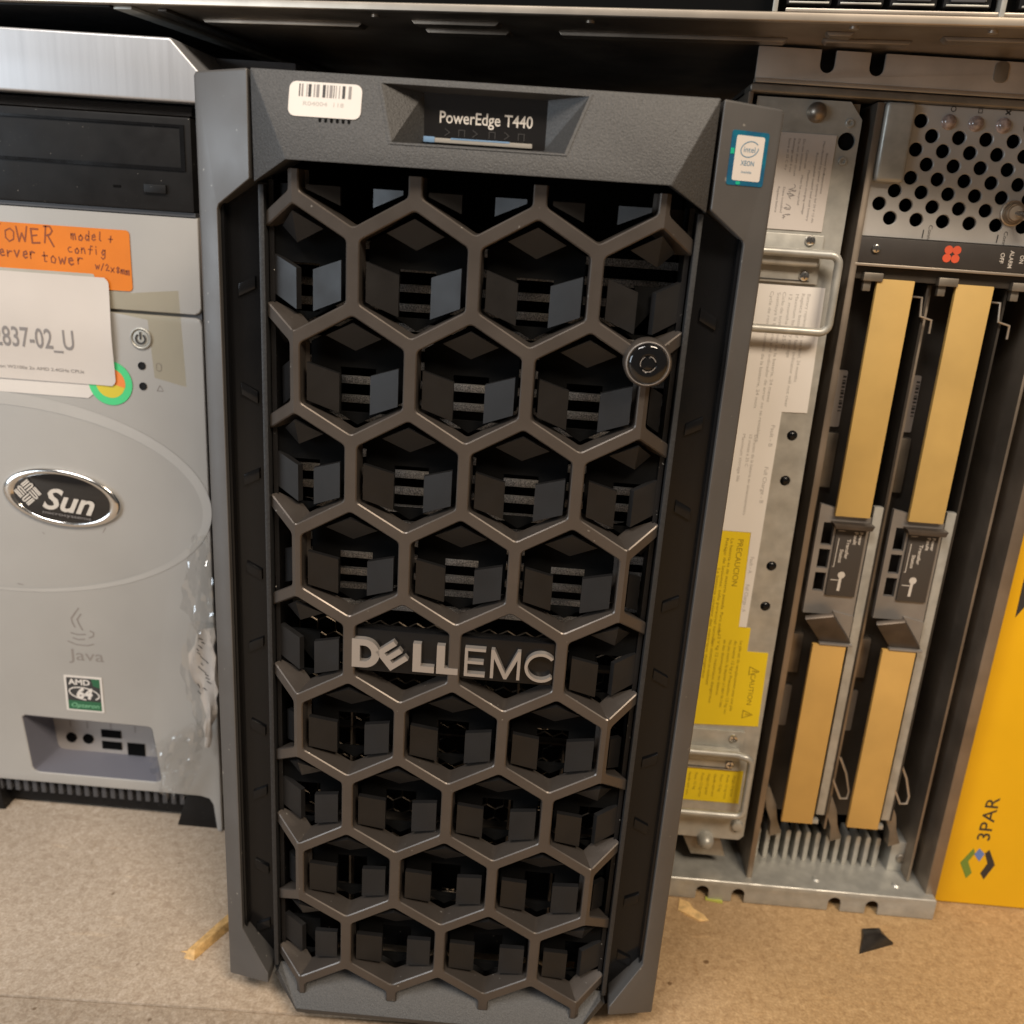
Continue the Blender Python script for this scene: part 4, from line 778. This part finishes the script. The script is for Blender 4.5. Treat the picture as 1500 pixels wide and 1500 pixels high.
child(yp, MB().prism([(337.5, 262), (337.2, 222), (337.6, 201), (342.5, 210), (365, 214), (365, 262)], -.15, .1).build('printed_graphic', 'print_black', smooth=0))
# ================================================================== RACK SERVER overhead
rs = thing('rack_server', 'steel rack server lying overhead across the top edge, its ribbed underside showing', 'server', (0, 107, 491.5)); rs.rotation_euler = (0, 0, math.radians(-10.2))
R_ = lambda m, *a, **k: m.build(*a, parent=rs, **k)
R_(MB().box(-430, 430, 2, 560, 0, 1.4), 'bottom_plate', 'steel_brown', bevel=.3)
R_(MB().box(-430, 430, -1.2, 3.2, -.7, 3.0), 'front_lip', 'steel_edge', bevel=1.0, seg=3)
R_(MB().box(-430, -183, 4, 555, -1.4, -.1), 'underside_cover', 'black_plastic', bevel=.3)
R_(MB().box(-182.5, -172, 6, 555, -1.8, -.1), 'underside_rib', 'galv', bevel=.5); R_(MB().box(-160, -155, 10, 300, -1.6, -.1), 'underside_rib', 'steel_black', bevel=.5)
for u0, u1, v in ((-150, -60, 34), (-30, 15, 22), (-30, 15, 44), (40, 150, 40), (165, 178, 22), (165, 205, 38), (215, 268, 26), (290, 312, 24), (345, 400, 30)):
    R_(MB().prism([(u0, 0), (u0 + 2, -1.9), (u1 - 2, -1.9), (u1, 0)], v, v + 9), 'embossed_rib', 'steel_brown', bevel=.6)
for u, v in ((176, 11), (172, 47), (232, 12), (300, 12), (-45, 14), (60, 14)): R_(MB().cyl((u, v, -1.0), 'z', 2.0, 1.2, 14), 'rivet', 'steel_edge')
R_(MB().box(-430, 430, 9, 14, 1.4, 88), 'front_panel', 'black_void')
R_(MB().box(146, 430, 1, 12, 3.4, 4.9), 'cage_rail', 'steel_edge', bevel=.5)
for u in (140.5, 230.5, 321): R_(MB().box(u, u + 2.2, 0, 12, 3.0, 88), 'cage_upright', 'galv', bevel=.5)
for k in range(8):
    u = 146 + (k % 4) * 21 + (92 if k > 3 else 0); cr = R_(MB().box(u, u + 18.5, 3.5, 14, 6.6, 82), 'drive_tray', 'black_plastic', bevel=.8)
    MB().box(u + 2.5, u + 16, 2.2, 4, 8.6, 13).box(u + 4, u + 8, 1.4, 3, 12, 40).build('tray_handle', 'tower_dark', cr, bevel=.6)
    MB().box(u + 1, u + 17.5, 2.4, 3.4, 7.0, 7.7).build('tray_edge', 'galv', cr, bevel=.2)
# ================================================================== LITTER on the board
def litter(m, name, mt, label, cat, bevel=0, **k): return tag(m.build(name, mt, bevel=bevel, **k), label, cat)
st_ = MB().add([(-122, 33.5, 0), (-115.5, 32.6, 0), (-100, 65, 0), (-107.5, 70, 0), (-120.5, 37, 3.6), (-116.4, 36.2, 4.2), (-101.5, 66, 4.6), (-106, 69, 4.0)], [(0, 3, 2, 1), (4, 5, 6, 7), (0, 1, 5, 4), (1, 2, 6, 5), (2, 3, 7, 6), (3, 0, 4, 7)])
st_.add([(-120, 37, .2), (-128, 37.5, .6), (-120.5, 39.5, .4), (-120, 38, 1.4)], [(0, 1, 2), (0, 3, 1), (1, 3, 2)])
litter(st_, 'wood_splinter', 'splinter', 'torn tan splinter of wood lying by the server foot', 'splinter', .5)
litter(MB().add([(274.6, 103, 0), (272.6, 97, 0), (266.8, 83, 0), (290.9, 93.5, 0), (289.5, 97.5, 0), (285.8, 104.5, 0), (274.8, 103, 1.6), (273.6, 97, 2.0), (268, 84, 1.4), (290, 93.5, 2.2), (284, 97, 4.6), (285.5, 104, 2.4)], [(0, 1, 2, 3, 4, 5), (6, 7, 10, 11), (7, 8, 9, 10), (0, 6, 7, 1), (1, 7, 8, 2), (2, 8, 9, 3), (3, 9, 10, 4), (4, 10, 11, 5), (5, 11, 6, 0)]), 'plastic_shard', 'shard', 'small broken shard of black plastic on the tan board, in front of the array', 'shard', .2)
sc_ = MB(); random.seed(9); ring = [(164, 116), (170, 113), (170.5, 107), (177, 103), (180, 99.5), (174, 98), (167, 102), (162, 106)]
sc_.add([(171 , 106, 2.6)] + [(x, y, random.uniform(.2, 1.6)) for x, y in ring] + [(x, y, 0) for x, y in ring], [(0, i + 1, (i + 1) % 8 + 1) for i in range(8)] + [(i + 1, i + 9, (i + 1) % 8 + 9, (i + 1) % 8 + 1) for i in range(8)])
litter(sc_, 'paper_scrap', 'scrap', 'torn pale orange scrap of paper on the board beside the server', 'scrap')
litter(MB().add([(180.5, 117.0, .1), (191, 115.2, .1), (191.2, 117.2, .1), (180.8, 119.2, .1), (180.5, 117.0, 1.0), (191, 115.2, 1.4), (191.2, 117.2, 1.2), (180.8, 119.2, 1.3)], [(0, 3, 2, 1), (4, 5, 6, 7), (0, 1, 5, 4), (1, 2, 6, 5), (2, 3, 7, 6), (3, 0, 4, 7)]), 'tape_scrap', 'greenish', 'tiny yellow green strip at the foot of the array', 'scrap')
for o in bpy.data.objects:
    if '_x' in o: del o['_x']
